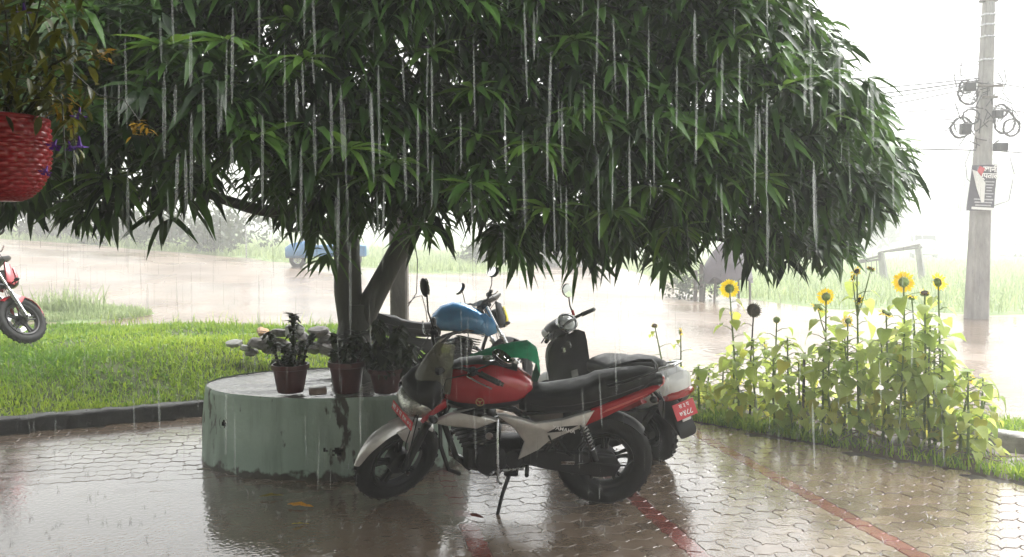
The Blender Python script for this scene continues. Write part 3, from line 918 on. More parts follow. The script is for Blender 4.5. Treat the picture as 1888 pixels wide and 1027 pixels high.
for (qx, qy, k) in ros:
    # depth of the crown's front along that line of sight
    near = pts[(np.abs(px - qx) < 60) & (np.abs(py - qy) < 60)]
    yd = np.percentile(near[:, 1], 3) - .10 if len(near) > 5 else 4.6
    c = PY(qx, qy, float(yd))
    a0 = rng.uniform(0, 6.28)
    for q in range(k):
        if nleaf >= 300: break
        az = a0 + q * 2.39996; el = .55 - 1.0 * q / k + rng.uniform(-.15, .15)
        d = Vector((math.cos(az) * math.cos(el), math.sin(az) * math.cos(el) - .35, math.sin(el) * .8 - .12)).normalized()
        o = link('leaf', LEAVES[rng.randrange(4)], tree)
        s_ = rng.uniform(.15, .22)
        zax = (Vector((0, 0, 1)) + Vector((rng.uniform(-.3, .3), rng.uniform(-.3, .3), 0)))
        yax = zax.cross(d).normalized(); zax = d.cross(yax)
        Mx = Matrix((d, yax, zax)).transposed().to_4x4()
        o.matrix_local = Matrix.Translation(c + d * .015) @ Mx @ Matrix.Diagonal((s_, s_, s_, 1))
        nleaf += 1
# twigs carrying the rosettes
tw = MB()
for i in nrng.choice(len(pts), 420, replace=False):
    p = Vector(pts[i]); q = Vector((CC[0] + (p.x - CC[0]) * .72, CC[1] + (p.y - CC[1]) * .72, p.z + .12))
    tw.tube([q, (p + q) / 2 + Vector((0, 0, .05)), p], [.012, .009, .005], 5)
tag(tw.build('twigs', M_TWIG, tree), kind='stuff')
# ------------------------------------------------------------------ motorcycles
RY = Matrix.Rotation(R(90), 4, 'X')                 # turns a lathe's axis from z to y
M_SCREEN = bpy.data.materials.new('smoked_screen'); M_SCREEN.use_nodes = True
nt = M_SCREEN.node_tree; N, L = nt.nodes, nt.links; b_ = N['Principled BSDF']
b_.inputs['Base Color'].default_value = (.15, .145, .11, 1); b_.inputs['Roughness'].default_value = .18
tp = N.new('ShaderNodeBsdfTransparent'); tp.inputs['Color'].default_value = (.50, .48, .38, 1)
nz_ = N.new('ShaderNodeTexNoise'); nz_.inputs['Scale'].default_value = 6
mr = N.new('ShaderNodeMapRange'); mr.inputs['To Min'].default_value = .35; mr.inputs['To Max'].default_value = .65
mx = N.new('ShaderNodeMixShader'); L.new(nz_.outputs['Fac'], mr.inputs['Value']); L.new(mr.outputs[0], mx.inputs[0])
L.new(tp.outputs[0], mx.inputs[1]); L.new(b_.outputs[0], mx.inputs[2]); L.new(mx.outputs[0], N['Material Output'].inputs['Surface'])
M_LENS = mat('headlamp_lens', (.42, .42, .38), .10, metal=.75, var=.55, scale=34, detail=2, coat=1.0, bump=.7, bscale=70)

def wheel(name, parent, c, Rw, tw, rim_m, M=None, disc=False, spokes=5, drum=True):
    T = Matrix.Translation(c) @ RY
    if M is not None: T = M @ T
    rr = Rw - tw * 1.25
    mb = MB()
    mb.lathe([(rr - .012, -tw * .42), (rr + .004, -tw * .46), (rr + .006, -tw * .36), (rr - .014, -tw * .25), (rr - .014, tw * .25), (rr + .006, tw * .36), (rr + .004, tw * .46), (rr - .012, tw * .42), (rr - .026, tw * .2), (rr - .026, -tw * .2)], 48, T, closed=True)
    for k in range(spokes):
        a = 2 * math.pi * k / spokes + .35
        S = T @ Matrix.Rotation(a, 4, 'Z')
        for s in (-.14, .14):
            q = [( .045, s * .35), (rr - .015, s * .18)]
            mb.tube([(.04, math.copysign(.018, s), 0), ((rr) * .55, math.copysign(.012, s), 0), (rr - .018, math.copysign(.022, s), 0)], [.016, .011, .014], 6, S, flat=1.3)
    hub = [(0, -.06), (.022, -.06), (.03, -.05), (.055 if not drum else .075, -.04), (.058 if not drum else .08, .04), (.03, .05), (.022, .062), (0, .062)]
    mb.lathe(hub, 24, T)
    w = mb.build(name, rim_m, parent)
    ty = MB()
    prof = []
    for k in range(14):
        a = 2 * math.pi * k / 14
        prof.append((Rw - tw * .62 + math.cos(a) * tw * .62 * (1.0 if math.cos(a) > 0 else 1.05), math.sin(a) * tw * .52))
    ty.lathe(prof, 56, T, closed=True)
    for k in range(56):                                  # tread blocks
        a = 2 * math.pi * (k + .5) / 56
        S = T @ Matrix.Rotation(a, 4, 'Z')
        sg = 1 if k % 2 else -1
        ty.box((Rw - .001, sg * 0, sg * tw * .16), (.007, .022, tw * .22), S @ Matrix.Rotation(sg * .0, 4, 'X'))
    ty.build('tyre', M_RUBBER, w)
    if disc:
        db = MB(); db.lathe([(.075, .066), (.125, .066), (.125, .071), (.075, .071)], 40, T @ Matrix.Rotation(math.pi, 4, 'X') if disc < 0 else T, closed=True)
        db.build('brake_disc', M_STEEL, w)
    return w

def fender_arc(c, Rf, hw, a0, a1, n, taper=True, drop=.03, th=.006):
    """mudguard: a domed section swept round an axle (x forward, angle from +x upwards)"""
    rings = []
    for i in range(n + 1):
        t = i / n
        a = a0 + (a1 - a0) * t
        w = hw * (min(1, .35 + 2.2 * t) if taper else 1) 
        out, inn = [], []
        for k in range(9):
            u = -1 + 2 * k / 8
            rr = Rf - drop * abs(u) ** 2.2
            out.append((c[0] + rr * math.cos(a), u * w, c[2] + rr * math.sin(a)))
            inn.append((c[0] + (rr - th) * math.cos(a), u * w * .96, c[2] + (rr - th) * math.sin(a)))
        rings.append(out + inn[::-1])
    mb = MB(); mb.loft(rings)
    return mb

def motorcycle(label, loc, yaw, lean, steer, st):
    th = thing('motorcycle', label, 'motorcycle', loc, (0, 0, 0))
    th.rotation_mode = 'XYZ'
    th.matrix_local = Matrix.Translation(loc) @ Matrix.Rotation(yaw, 4, 'Z') @ Matrix.Rotation(-lean, 4, 'X')
    body, panel, tankm = st['body'], st['panel'], st['tank']
    RA, FA = Vector((-.66, 0, .300)), Vector((.69, 0, .292))
    rake = R(26)
    ax = Vector((-math.sin(rake), 0, math.cos(rake)))
    hp = Vector((.40, 0, .80))
    MS = Matrix.Translation((-.045, 0, 0)) @ Matrix.Translation(hp) @ Matrix.Rotation(steer, 4, ax) @ Matrix.Translation(-hp)
    # wheels
    wheel('rear_wheel', th, RA, .302, .100, st.get('rim', M_BLACK))
    wheel('front_wheel', th, FA, .292, .080, st.get('rim', M_BLACK), MS, disc=st.get('disc', 0), drum=not st.get('disc'))
    # fork
    for s in (-1, 1):
        top = hp + ax * .12 + Vector((.035, s * .088, 0)); bot = FA + Vector((0, s * .088, 0))
        mid = bot.lerp(top, .48)
        f = MB(); f.tube([bot + (top - bot) * -.03, bot.lerp(top, .03), mid], [.022, .027, .026], 14); f.tube([mid - (top - bot) * .01, mid + (top - bot) * .02], .031, 14)
        leg = f.build('fork_leg', M_BLACK if not st.get('chrome') else M_STEEL, th, M=MS)
        u = MB(); u.tube([mid, top], .0165, 12); u.build('fork_tube', M_CHROME, leg, M=MS)
        if not st.get('nobox'):
            c = MB(); c.tube([bot + Vector((0, s * .03, 0)), bot + Vector((0, s * .052, 0))], .014, 8); c.build('axle_nut', M_STEEL, leg, M=MS)
    # front mudguard with its side stays
    fm = fender_arc(FA, .312, .056, R(18), R(140), 18)
    fd = fm.build('front_fender', st['fender'], th, M=MS)
    for s in (-1, 1):
        pl = MB()
        pl.plate([(.73, .575), (.60, .59), (.575, .52), (.60, .49), (.62, .40), (.655, .36), (.645, .45), (.69, .50)], s * .050, s * .064, .004)
        pl.build('fender_stay', st['fender'], fd, M=MS)
    # handlebar and controls
    hb = MB()
    hpts = [(.23, .39, .985), (.30, .27, 1.0), (.365, .17, 1.005), (.395, .07, .955), (.395, -.07, .955), (.365, -.17, 1.005), (.30, -.27, 1.0), (.23, -.39, .985)]
    hb.tube(hpts, .0115, 10)
    bar = hb.build('handlebar', M_BLACK, th, M=MS)
    for s in (-1, 1):
        g = MB(); a, b = Vector((.235, s * .385, .985)), Vector((.292, s * .28, .999))
        g.tube([a, a.lerp(b, .05), a.lerp(b, .5), b, b.lerp(a, -.1)], [.014, .018, .0175, .018, .022], 12); g.build('grip', M_RUBBER, bar, M=MS)
        w = MB(); w.tube([a, a + (a - b) * .18], .013, 10); w.build('bar_end', M_STEEL, bar, M=MS)
        k = MB(); k.box((.325, s * .225, 1.0), (.05, .05, .045), b=.008); k.build('switch_box', M_BLACK, bar, M=MS)
        l = MB(); l.tube([(.345, s * .22, 1.0), (.375, s * .25, 1.0), (.355, s * .31, .995), (.31, s * .39, .985), (.305, s * .40, .984)], [.008, .008, .006, .005, .007], 8, flat=.7)
        l.build('lever', st.get('lever', M_STEEL), bar, M=MS)
    tc_ = MB(); tc_.box((.41, 0, .93), (.06, .22, .05), b=.012); tc_.build('triple_clamp', M_BLACK, th, M=MS)
    stem = MB(); stem.tube([hp - ax * .10, hp + ax * .13], .03, 12); stem.box((.44, 0, .66), (.07, .21, .035), b=.01); stem.build('steering_stem', M_BLACK, th, M=MS)
    for (s, p0, p1, nn) in st['mirrors']:
        m = MB(); p0, p1 = Vector(p0), Vector(p1)
        m.tube([p0, p0.lerp(p1, .5) + Vector((.012, s * .01, 0)), p1], [.0065, .0055, .0055], 8)
        nn = Vector(nn).normalized()
        Q = Matrix.Translation(p1 + Vector((0, s * .035, .03))) @ nn.to_track_quat('Z', 'Y').to_matrix().to_4x4() @ Matrix.Rotation(R(st.get('mroll', 20)) * s, 4, 'Z')
        Q = Q @ Matrix.Scale(st.get('msize', 1.0), 4)
        m.ell((0, 0, 0), (.072, .044, .022), 20, 8, Q)
        mo = m.build('mirror', M_BLACK, th, M=MS)
        g = MB(); g.lathe([(0, .004), (.062, .003), (.064, 0)], 24, Q @ Matrix.Translation((0, 0, .020)) @ Matrix.Diagonal((1, .6, 1, 1))); g.build('mirror_glass', M_MIRROR, mo, M=MS)
    # headlamp and fairing
    if st['nose'] == 'fairing':
        FS = MS @ Matrix.Translation((.43, 0, 0)) @ Matrix.Diagonal((.66, 1, 1, 1)) @ Matrix.Translation((-.43, 0, 0))
        c = MB()
        c.loft([sec(.44, 0, .83, .125, .09, .09), sec(.52, 0, .81, .150, .115, .115), sec(.60, 0, .79, .150, .115, .125), sec(.66, 0, .80, .132, .085, .10), sec(.71, 0, .815, .105, .055, .05), sec(.745, 0, .82, .05, .022, .02)])
        cw = c.build('headlight_fairing', M_BLACK, th, M=FS)
        h = MB(); h.loft([sec(.60, 0, .745, .142, .055, .10), sec(.66, 0, .745, .137, .062, .105), sec(.72, 0, .742, .120, .062, .098), sec(.77, 0, .738, .088, .05, .078), sec(.80, 0, .733, .04, .024, .036)])
        h.build('headlight', M_LENS, cw, M=FS)
        for s in (-1, 1):
            q = MB(); q.plate([(.44, .72), (.56, .70), (.70, .665), (.66, .70), (.56, .755), (.46, .78)], s * .120, s * .152, .008); q.build('fairing_wing', body, cw, M=FS)
        w = MB(); rr = []
        for i in range(9):
            t = i / 8
            x, z, hw = .60 - .12 * t - .05 * t * t, .84 + .27 * t, .155 - .105 * t ** 1.6
            row, bk = [], []
            for k in range(11):
                u = -1 + 2 * k / 10
                row.append((x - .17 * u * u * (1 - .5 * t), u * hw, z - .02 * u * u)); bk.append((x - .17 * u * u * (1 - .5 * t) - .004, u * hw, z - .02 * u * u - .002))
            rr.append(row + bk[::-1])
        w.loft(rr); w.build('windscreen', M_SCREEN, cw, M=MS)
        d = MB(); d.box((.47, 0, .955), (.10, .20, .05), Matrix.Identity(4), .015); d.build('instrument_panel', M_BLACK, cw, M=FS)
    else:
        c = MB()
        c.loft([sec(.47, 0, .80, .07, .08, .07), sec(.54, 0, .80, .095, .11, .10), sec(.61, 0, .795, .10, .10, .10), sec(.665, 0, .79, .085, .08, .08), sec(.69, 0, .785, .04, .04, .04)])
        cw = c.build('headlight_shell', M_BLACK, th, M=MS)
        h = MB(); h.loft([sec(.62, 0, .79, .094, .082, .09), sec(.672, 0, .785, .080, .07, .075), sec(.70, 0, .78, .04, .035, .04)]); h.build('headlight', M_LENS, cw, M=MS)
        for s in (-1, 1):
            q = MB(); q.plate([(.50, .70), (.59, .68), (.60, .80), (.57, .95), (.50, .97)], s * .090, s * .112, .008); q.build('headlight_cowl', M_BLACK if st['cowl'] == M_YEL else st['cowl'], cw, M=MS)
            q = MB(); q.plate([(.605, .70), (.64, .74), (.645, .82), (.61, .92), (.59, .90), (.612, .80)], s * .085, s * .110, .006); q.build('cowl_stripe', st['cowl'], cw, M=MS)
        d = MB(); d.loft([sec(.33, 0, .97, .10, .015, .03), sec(.44, 0, 1.0, .14, .018, .05), sec(.55, 0, 1.05, .13, .016, .06), sec(.62, 0, 1.075, .07, .010, .03)]); d.build('instrument_visor', mat('grey_visor', (.07, .07, .075), .3, var=.2), cw, M=MS)
    # turn signals
    for s in (-1, 1):
        t = MB(); t.tube([(.56, s * .10, .70), (.56, s * .17, .705)], .008, 8); t.ell((.56, s * .19, .706), (.026, .034, .02), 14, 8)
        t.build('turn_signal', M_BLACK, th, M=MS)
    # front plate
    if st.get('plate'):
        p = MB(); PM = Matrix.Translation((.665, 0, .645)) @ Matrix.Rotation(R(-12), 4, 'Y')
        p.box((0, 0, 0), (.004, .25, .060), PM, .0015); po = p.build('number_plate', M_REDP, th, M=MS)
        TM = MS @ PM @ Matrix.Translation((.0035, 0, 0)) @ Matrix(((0, 0, 1, 0), (1, 0, 0, 0), (0, 1, 0, 0), (0, 0, 0, 1)))
        text_mesh(st['plate'], .044, M_LETTER, TM, 'lettering', po, .0006, .0006)
        hn = MB(); hn.lathe([(0, .0), (.028, 0), (.036, .008), (.036, .016), (.028, .024), (0, .026)], 20, Matrix.Translation((.62, -.055, .615)) @ Matrix.Rotation(R(90), 4, 'Y')); hn.build('horn', M_BLACK, th, M=MS)
    for nm, pts_ in (('clutch_cable', [(.34, .24, 1.0), (.47, .17, .96), (.48, .13, .80), (.30, .12, .66)]), ('throttle_cable', [(.34, -.24, 1.0), (.50, -.12, .97), (.47, .05, .86), (.34, .07, .70)]), ('speedometer_cable', [(.47, .03, .95), (.62, .10, .74), (.70, .115, .52), (.69, .10, .31)])):
        cb = MB(); P4 = [Vector(q) for q in pts_]; cb.tube([P4[0], P4[0].lerp(P4[1], .6), P4[1], P4[1].lerp(P4[2], .5), P4[2], P4[2].lerp(P4[3], .5), P4[3]], .004, 6); cb.build(nm, M_BLACK, th, M=MS)
    # brake hose, loops ahead of the fork
    b = MB(); b.tube([(.44, .06, .93), (.60, .11, .80), (.64, .12, .62), (.66, .105, .46), (.68, .10, .34)], .0045, 6); b.build('brake_hose', M_BLACK, th, M=MS)
    # tank
    t = MB()
    t.loft(st['tank_secs'] if 'tank_secs' in st else [sec(-.215, 0, .775, .055, .02, .03), sec(-.20, 0, .785, .085, .045, .06), sec(-.12, 0, .795, .128, .10, .12), sec(0, 0, .80, .152, .145, .15), sec(.12, 0, .80, .160, .155, .155), sec(.24, 0, .80, .150, .14, .14), sec(.33, 0, .80, .12, .10, .11), sec(.385, 0, .80, .07, .05, .06)])
    tk = t.build('fuel_tank', tankm, th)
    ts_ = [(-.20, .785, .085, .06), (-.12, .795, .128, .12), (0, .80, .152, .15), (.12, .80, .160, .155), (.24, .80, .150, .14), (.33, .80, .12, .11)]
    lowb = MB(); lowb.loft([[(x + 0, y * 1.012, z - .002) for x, y, z in sec(xx, 0, cz, hw, .05, dn, 2.6, 40) if z < cz - dn * (.50 + .25 * math.sin(i * 1.1))] if False else [(x, y * 1.012, z - .002) for x, y, z in sec(xx, 0, cz, hw, .05, dn, 2.6, 40)[23:38]] for i, (xx, cz, hw, dn) in enumerate(ts_)], wrap=False); lowb.build('tank_lower_trim', M_BLACK, tk) if 'tank_secs' not in st else None
    pad = MB(); pad.loft([[(x, y, z + .003) for x, y, z in sec(xx, 0, .80, hw, up_, .1, 2.6, 40)[7:14]] for xx, hw, up_ in ((-.12, .128, .10), (0, .152, .145), (.12, .160, .155), (.24, .150, .14), (.33, .12, .10))], wrap=False); pad.build('tank_pad', M_BLACK, tk) if 'tank_secs' not in st else None
    c = MB(); c.lathe([(0, .018), (.035, .018), (.044, .010), (.046, 0)], 24, Matrix.Translation((.06, 0, .945))); c.build('filler_cap', M_CHROME, tk)
    for s in (-1, 1):
        q = MB(); q.plate(st.get('shroud_shape', [(.40, .60), (.28, .655), (.14, .685), (.075, .64), (-.01, .615), (.12, .56), (.30, .575)]), s * .130, s * .168, .012); q.build('tank_shroud', st.get('shroud', panel), th)
        e = MB(); e.plate([(.22, .665), (.13, .69), (.04, .655), (.10, .64)], s * .160, s * .172, .004); e.build('shroud_trim', M_BLACK, th)
    if st.get('emblem'):
        EM = Matrix.Translation((.10, .166, .735)) @ Matrix.Rotation(R(-90), 4, 'X') 
        e = MB(); e.lathe([(.021, 0), (.021, .004), (.0255, .004), (.0255, 0)], 28, EM, closed=True); e.lathe([(0, .0025), (.006, .003), (.007, 0)], 12, EM)
        for k in range(3): e.box((0, .010, .002), (.004, .019, .003), EM @ Matrix.Rotation(2 * math.pi * k / 3, 4, 'Z'))
        e.build('emblem', mat('gold_emblem', (.55, .42, .2), .3, metal=.8, var=.1), tk)
    # seat
    s_ = MB()
    s_.loft([sec(-.13, 0, .735, .075, .05, .10), sec(-.19, 0, .73, .105, .055, .11, 2.8), sec(-.30, 0, .73, .135, .045, .11, 3), sec(-.44, 0, .745, .148, .05, .115, 3), sec(-.55, 0, .77, .145, .055, .115, 3), sec(-.60, 0, .785, .14, .07, .115, 3), sec(-.74, 0, .815, .125, .065, .10, 3), sec(-.88, 0, .85, .10, .048, .075, 3), sec(-.955, 0, .868, .06, .025, .035)])
    seat_o = s_.build('seat', M_VINYL, th)
    for sd_ in (-1, 1):
        sm = MB(); sm.tube([(-.20, sd_ * .108, .70), (-.30, sd_ * .137, .695), (-.44, sd_ * .150, .71), (-.58, sd_ * .145, .735), (-.74, sd_ * .127, .78), (-.88, sd_ * .101, .825)], .0025, 5); sm.build('seat_piping', mat('piping', (.05, .05, .05), .5), seat_o)
    tl = MB()
    tl.loft([sec(-.40, 0, .66, .115, .08, .07, 3), sec(-.60, 0, .70, .12, .07, .08, 3), sec(-.80, 0, .765, .10, .06, .07, 3), sec(-.95, 0, .815, .07, .045, .05, 3), sec(-1.0, 0, .83, .05, .03, .03)])
    tl.build('tail_body', M_BLACK, th)
    r = MB(); r.loft([sec(-.955, 0, .81, .06, .035, .04), sec(-1.0, 0, .82, .048, .03, .032), sec(-1.018, 0, .825, .03, .018, .02)]); r.build('tail_light', M_REDLENS, th)
    for s in (-1, 1):
        q = MB(); q.plate([(.00, .645), (-.13, .625), (-.235, .592), (-.395, .618), (-.585, .678), (-.53, .575), (-.40, .52), (-.31, .475), (-.25, .42), (-.125, .355), (-.165, .47), (-.10, .56)], s * .118, s * .150, .010)
        sp = q.build('side_panel', panel, th)
        q = MB(); q.plate([(-.30, .535), (-.42, .548), (-.49, .585), (-.36, .572)], s * .147, s * .153, .002); q.build('panel_recess', M_BLACK, sp)
        q = MB(); q.plate([(-.565, .678), (-.66, .715), (-.79, .765), (-.93, .822), (-.975, .825), (-.90, .765), (-.78, .70), (-.66, .635), (-.53, .575)], s * .098, s * .140, .010)
        tp_ = q.build('tail_panel', body, th)
        q = MB(); q.plate([(-.62, .655), (-.78, .722), (-.90, .785), (-.80, .745), (-.66, .685)], s * .137, s * .144, .003); q.build('panel_stripe', st.get('stripe', body), tp_)
        if s > 0 and st.get('word'):
            TM = Matrix.Translation((-.402, .1585, .560)) @ Matrix.Rotation(R(-12), 4, 'Y') @ Matrix(((-1, 0, 0, 0), (0, 0, 1, 0), (0, 1, 0, 0), (0, 0, 0, 1)))
            text_mesh(st['word'], .034, M_LETTER, TM, 'lettering', sp, .0005, .0004)
        g = MB(); g.tube([(-.66, s * .14, .83), (-.76, s * .155, .865), (-.88, s * .14, .90), (-.955, s * .09, .915), (-.965, 0, .918)], .010, 10); g.build('grab_rail', st.get('rail', M_BLACK), th)
        t2 = MB(); t2.tube([(-.93, s * .06, .76), (-.93, s * .15, .76)], .007, 8); t2.ell((-.93, s * .17, .76), (.025, .03, .019), 14, 8); t2.build('turn_signal', M_AMBER if s < 0 else M_BLACK, th)
    # rear mudguard and plate holder
    rf = fender_arc(RA, .325, .062, R(70), R(140), 14, taper=False, drop=.035); rf.build('rear_fender', M_BLACK, th)
    ph = MB(); ph.box((-1.005, 0, .66), (.01, .17, .12), Matrix.Identity(4) , .003); ph.tube([(-.93, 0, .78), (-1.0, 0, .70)], .012, 6); ph.build('plate_holder', M_BLACK, th)
    # frame tubes
    f = MB()
    f.tube([hp - ax * .06, (.34, 0, .52), (.27, 0, .30), (.18, 0, .22)], .019, 10)
    f.tube([hp + ax * .02, (.2, 0, .70), (-.1, 0, .62), (-.25, 0, .50), (-.24, 0, .28)], .02, 10)
    for s in (-1, 1):
        f.tube([(-.15, s * .09, .63), (-.5, s * .105, .67), (-.85, s * .07, .79)], .013, 8)
        f.tube([(-.24, s * .10, .34), (-.45, s * .11, .56), (-.55, s * .105, .68)], .011, 8)
    f.build('frame', M_BLACK, th)
    # engine
    e = MB()
    e.box((.02, 0, .34), (.40, .20, .20), None, .035)
    e.box((.10, 0, .50), (.20, .17, .20), Matrix.Translation((.1, 0, .5)) @ Matrix.Rotation(R(14), 4, 'Y') @ Matrix.Translation((-.1, 0, -.5)), .02)
    e.box((-.20, 0, .40), (.12, .22, .22), None, .02)
    en = e.build('engine', M_ENGINE, th)
    for k in range(7):
        q = MB(); q.box((.115 + k * .006, 0, .455 + k * .026), (.25, .24, .007), Matrix.Translation((.1, 0, .5)) @ Matrix.Rotation(R(14), 4, 'Y') @ Matrix.Translation((-.1, 0, -.5)), .003); q.build('cooling_fin', M_ENGINE, en)
    for s in (-1, 1):
        q = MB(); q.lathe([(0, .03), (.085, .028), (.10, .018), (.106, 0)], 28, Matrix.Translation((.045, s * .098, .33)) @ Matrix.Rotation(-s * R(90), 4, 'X')); q.lathe([(0, .028), (.05, .024), (.062, 0)], 22, Matrix.Translation((-.10, s * .098, .335)) @ Matrix.Rotation(-s * R(90), 4, 'X')); q.build('crankcase_cover', M_ENGINE, en)
    q = MB(); q.lathe([(0, .004), (.022, .003), (.024, 0)], 14, Matrix.Translation((.05, .127, .50)) @ Matrix.Rotation(-R(90), 4, 'X')); q.build('engine_badge', M_STEEL, en)
    hs_ = MB(); hs_.tube([(.16, .02, .68), (.20, .12, .62), (.17, .13, .56)], .006, 6); hs_.build('plug_lead', M_BLACK, en)
    cb = MB(); cb.lathe([(.03, -.05), (.034, 0), (.028, .05)], 14, Matrix.Translation((-.03, 0, .56)) @ Matrix.Rotation(R(80), 4, 'Y')); cb.tube([(0, .05, .6), (.08, .09, .58), (.18, .10, .6)], .006, 6); cb.build('carburettor', M_STEEL, en)
    ex = MB(); ex.tube([(.22, -.02, .50), (.31, -.05, .44), (.31, -.09, .28), (.20, -.12, .20), (-.1, -.15, .20), (-.35, -.165, .24)], .021, 12)
    xo = ex.build('exhaust_pipe', M_STEEL, th)
    mf = MB(); mf.tube([(-.33, -.17, .235), (-.38, -.172, .245), (-.75, -.185, .36), (-.82, -.187, .385), (-.84, -.187, .39)], [.03, .05, .055, .05, .03], 18); mf.build('muffler', M_BLACK, xo)
    # leg guard bar and belly
    for s in ((1,) if st.get('guard') else ()):
        g = MB(); g.tube([(.30, .05, .66), (.345, .15, .60), (.34, .19, .46), (.30, .17, .30), (.24, .10, .235)], .013, 10); g.build('crash_guard', M_BLACK, th)
        g = MB(); g.tube([(-.005, .15, .62), (-.005, .20, .55), (-.005, .21, .24), (-.02, .15, .20)], .009, 8); g.build('guard_bar', M_STEEL, th)
    # swing arm, chain case, shocks
    for s in (-1, 1):
        a = MB(); a.tube([(-.24, s * .07, .33), (-.40, s * .085, .325), tuple(RA + Vector((0, s * .088, .0)))], [.022, .02, .017], 8, flat=1.5); a.tube([tuple(RA + Vector((0, s * .07, 0))), tuple(RA + Vector((0, s * .115, 0)))], .015, 8); a.build('swing_arm', M_BLACK, th)
        k = MB(); p0, p1 = Vector((-.60, s * .115, .34)), Vector((-.50, s * .115, .62))
        k.tube([p0, p1], .011, 8); k.tube([p0, p0.lerp(p1, .3)], .02, 10); k.tube([p0.lerp(p1, .85), p1], .022, 10)
        so = k.build('shock_absorber', M_BLACK, th)
        h = MB(); pts_ = []
        dirv = (p1 - p0).normalized(); e1 = Vector((0, 1, 0)); e2 = dirv.cross(e1)
        for i in range(90):
            t = i / 89; a_ = t * 2 * math.pi * 8
            pts_.append(p0.lerp(p1, .28 + .58 * t) + e1 * (math.cos(a_) * .026) + e2 * (math.sin(a_) * .026))
        h.tube(pts_, .0045, 5); h.build('spring', M_STEEL if st.get('guard') else M_REDP, so)
    cc = MB(); cc.plate([(-.20, .385), (-.30, .40), (-.62, .375), (-.72, .365), (-.755, .30), (-.72, .235), (-.62, .225), (-.30, .275), (-.20, .30)], .085, .118, .012); co = cc.build('chain_case', M_BLACK, th)
    q = MB(); q.box((-.43, .1195, .325), (.085, .003, .022), None, .001); q.build('chain_case_label', M_STEEL, co)
    # foot pegs, stand
    for s in (-1, 1):
        p = MB(); p.tube([(-.18, s * .12, .30), (-.18, s * .25, .305)], .013, 8); p.build('foot_peg', M_RUBBER, th)
        p = MB(); p.tube([(-.42, s * .12, .40), (-.45, s * .23, .42)], .012, 8); p.tube([(-.36, s * .11, .50), (-.42, s * .125, .40)], .010, 6); p.build('pillion_peg', M_RUBBER, th)
    gs = MB(); gs.tube([(-.16, .13, .29), (.02, .15, .28), (.04, .19, .28)], .008, 6); gs.build('gear_pedal', M_STEEL, th)
    sd = MB(); d_ = math.tan(lean); 
    sd.tube([(-.07, .10, .235), (-.03, .17, .14), (.015, .25, -.25 * d_ + .012), (.05, .265, -.265 * d_ + .006)], [.014, .012, .010, .012], 8); sd.box((-.08, .10, .245), (.09, .04, .035), None, .008); sd.build('side_stand', M_BLACK, th)
    if st.get('guard'):
        g = MB(); g.tube([(-.31, .155, .52), (-.36, .165, .42), (-.47, .165, .40)], .006, 6); g.tube([(-.50, .16, .59), (-.55, .17, .47), (-.56, .17, .35), (-.78, .17, .335), (-.82, .14, .36)], .006, 6); g.tube([(-.56, .17, .35), (-.47, .16, .33)], .006, 6); g.build('saree_guard', M_STEEL if False else M_BLACK, th)
    return th

near_st = dict(body=M_RED, panel=M_SILVER, tank=M_RED, fender=M_SILVER, nose='fairing', emblem=True, word='YAMAHA', plate='बा ४ प १७ ०२', guard=True, stripe=mat('pale_red_stripe', (.55, .12, .10), .3, coat=.5),
               mirrors=[(-1, (.315, -.24, 1.02), (.36, -.27, 1.275), (-1, .15, .15)), (1, (.315, .24, 1.02), (.20, .30, 1.09), (-.2, .3, 1))], mroll=80)
rear_c, front_c = P(1121, 926), P(722, 921)
mid = (rear_c + front_c) / 2
hd = (front_c - rear_c); yaw0 = math.atan2(hd.y, hd.x)
near_bike = motorcycle('red and silver motorcycle leaning on its side stand before the planter', (mid.x, mid.y, 0), yaw0, R(9), R(42), near_st)
blue_st = dict(body=M_BLACK, panel=M_BLACK, tank=M_BLUE, fender=M_BLACK, nose='naked', cowl=M_YEL, disc=-1, chrome=True, shroud=M_BLUE, msize=1.35, tank_secs=[sec(-.24, 0, .76, .05, .03, .03), sec(-.20, 0, .78, .09, .09, .06, 2.8), sec(-.12, 0, .79, .135, .16, .11, 2.8), sec(0, 0, .80, .165, .19, .13, 2.8), sec(.12, 0, .80, .175, .175, .15, 2.8), sec(.24, 0, .79, .18, .125, .16, 2.8), sec(.33, 0, .76, .165, .09, .15, 2.8), sec(.40, 0, .72, .13, .06, .10, 2.8), sec(.43, 0, .70, .09, .03, .05)], shroud_shape=[(.46, .64), (.43, .76), (.34, .85), (.22, .83), (.14, .75), (.24, .68), (.36, .60)],
               mirrors=[(-1, (.33, -.22, 1.02), (.36, -.27, 1.20), (-1, 0, .12)), (1, (.33, .22, 1.02), (.35, .28, 1.19), (-1, 0, .1))], mroll=10, lever=M_BLACK)
bc = PY(812, 700, 7.95)
blue_bike = motorcycle('blue and black motorcycle parked behind the red one', (bc.x + .14, 7.98, 0), R(14), R(8), R(28), blue_st)
red_st = dict(body=M_RED, panel=M_RED, tank=M_RED, fender=M_RED, nose='naked', cowl=M_RED, disc=-1, chrome=True,
              mirrors=[(-1, (.33, -.22, 1.02), (.36, -.27, 1.20), (-1, 0, .12)), (1, (.33, .22, 1.02), (.35, .28, 1.19), (-1, 0, .1))], mroll=10)
rc = PY(70, 634, 8.7)
red_bike = motorcycle('red motorcycle cut off by the picture edge, front wheel on the lawn', (rc.x - .73, rc.y - .33, rc.z - .005), R(30), R(13), R(42), red_st)

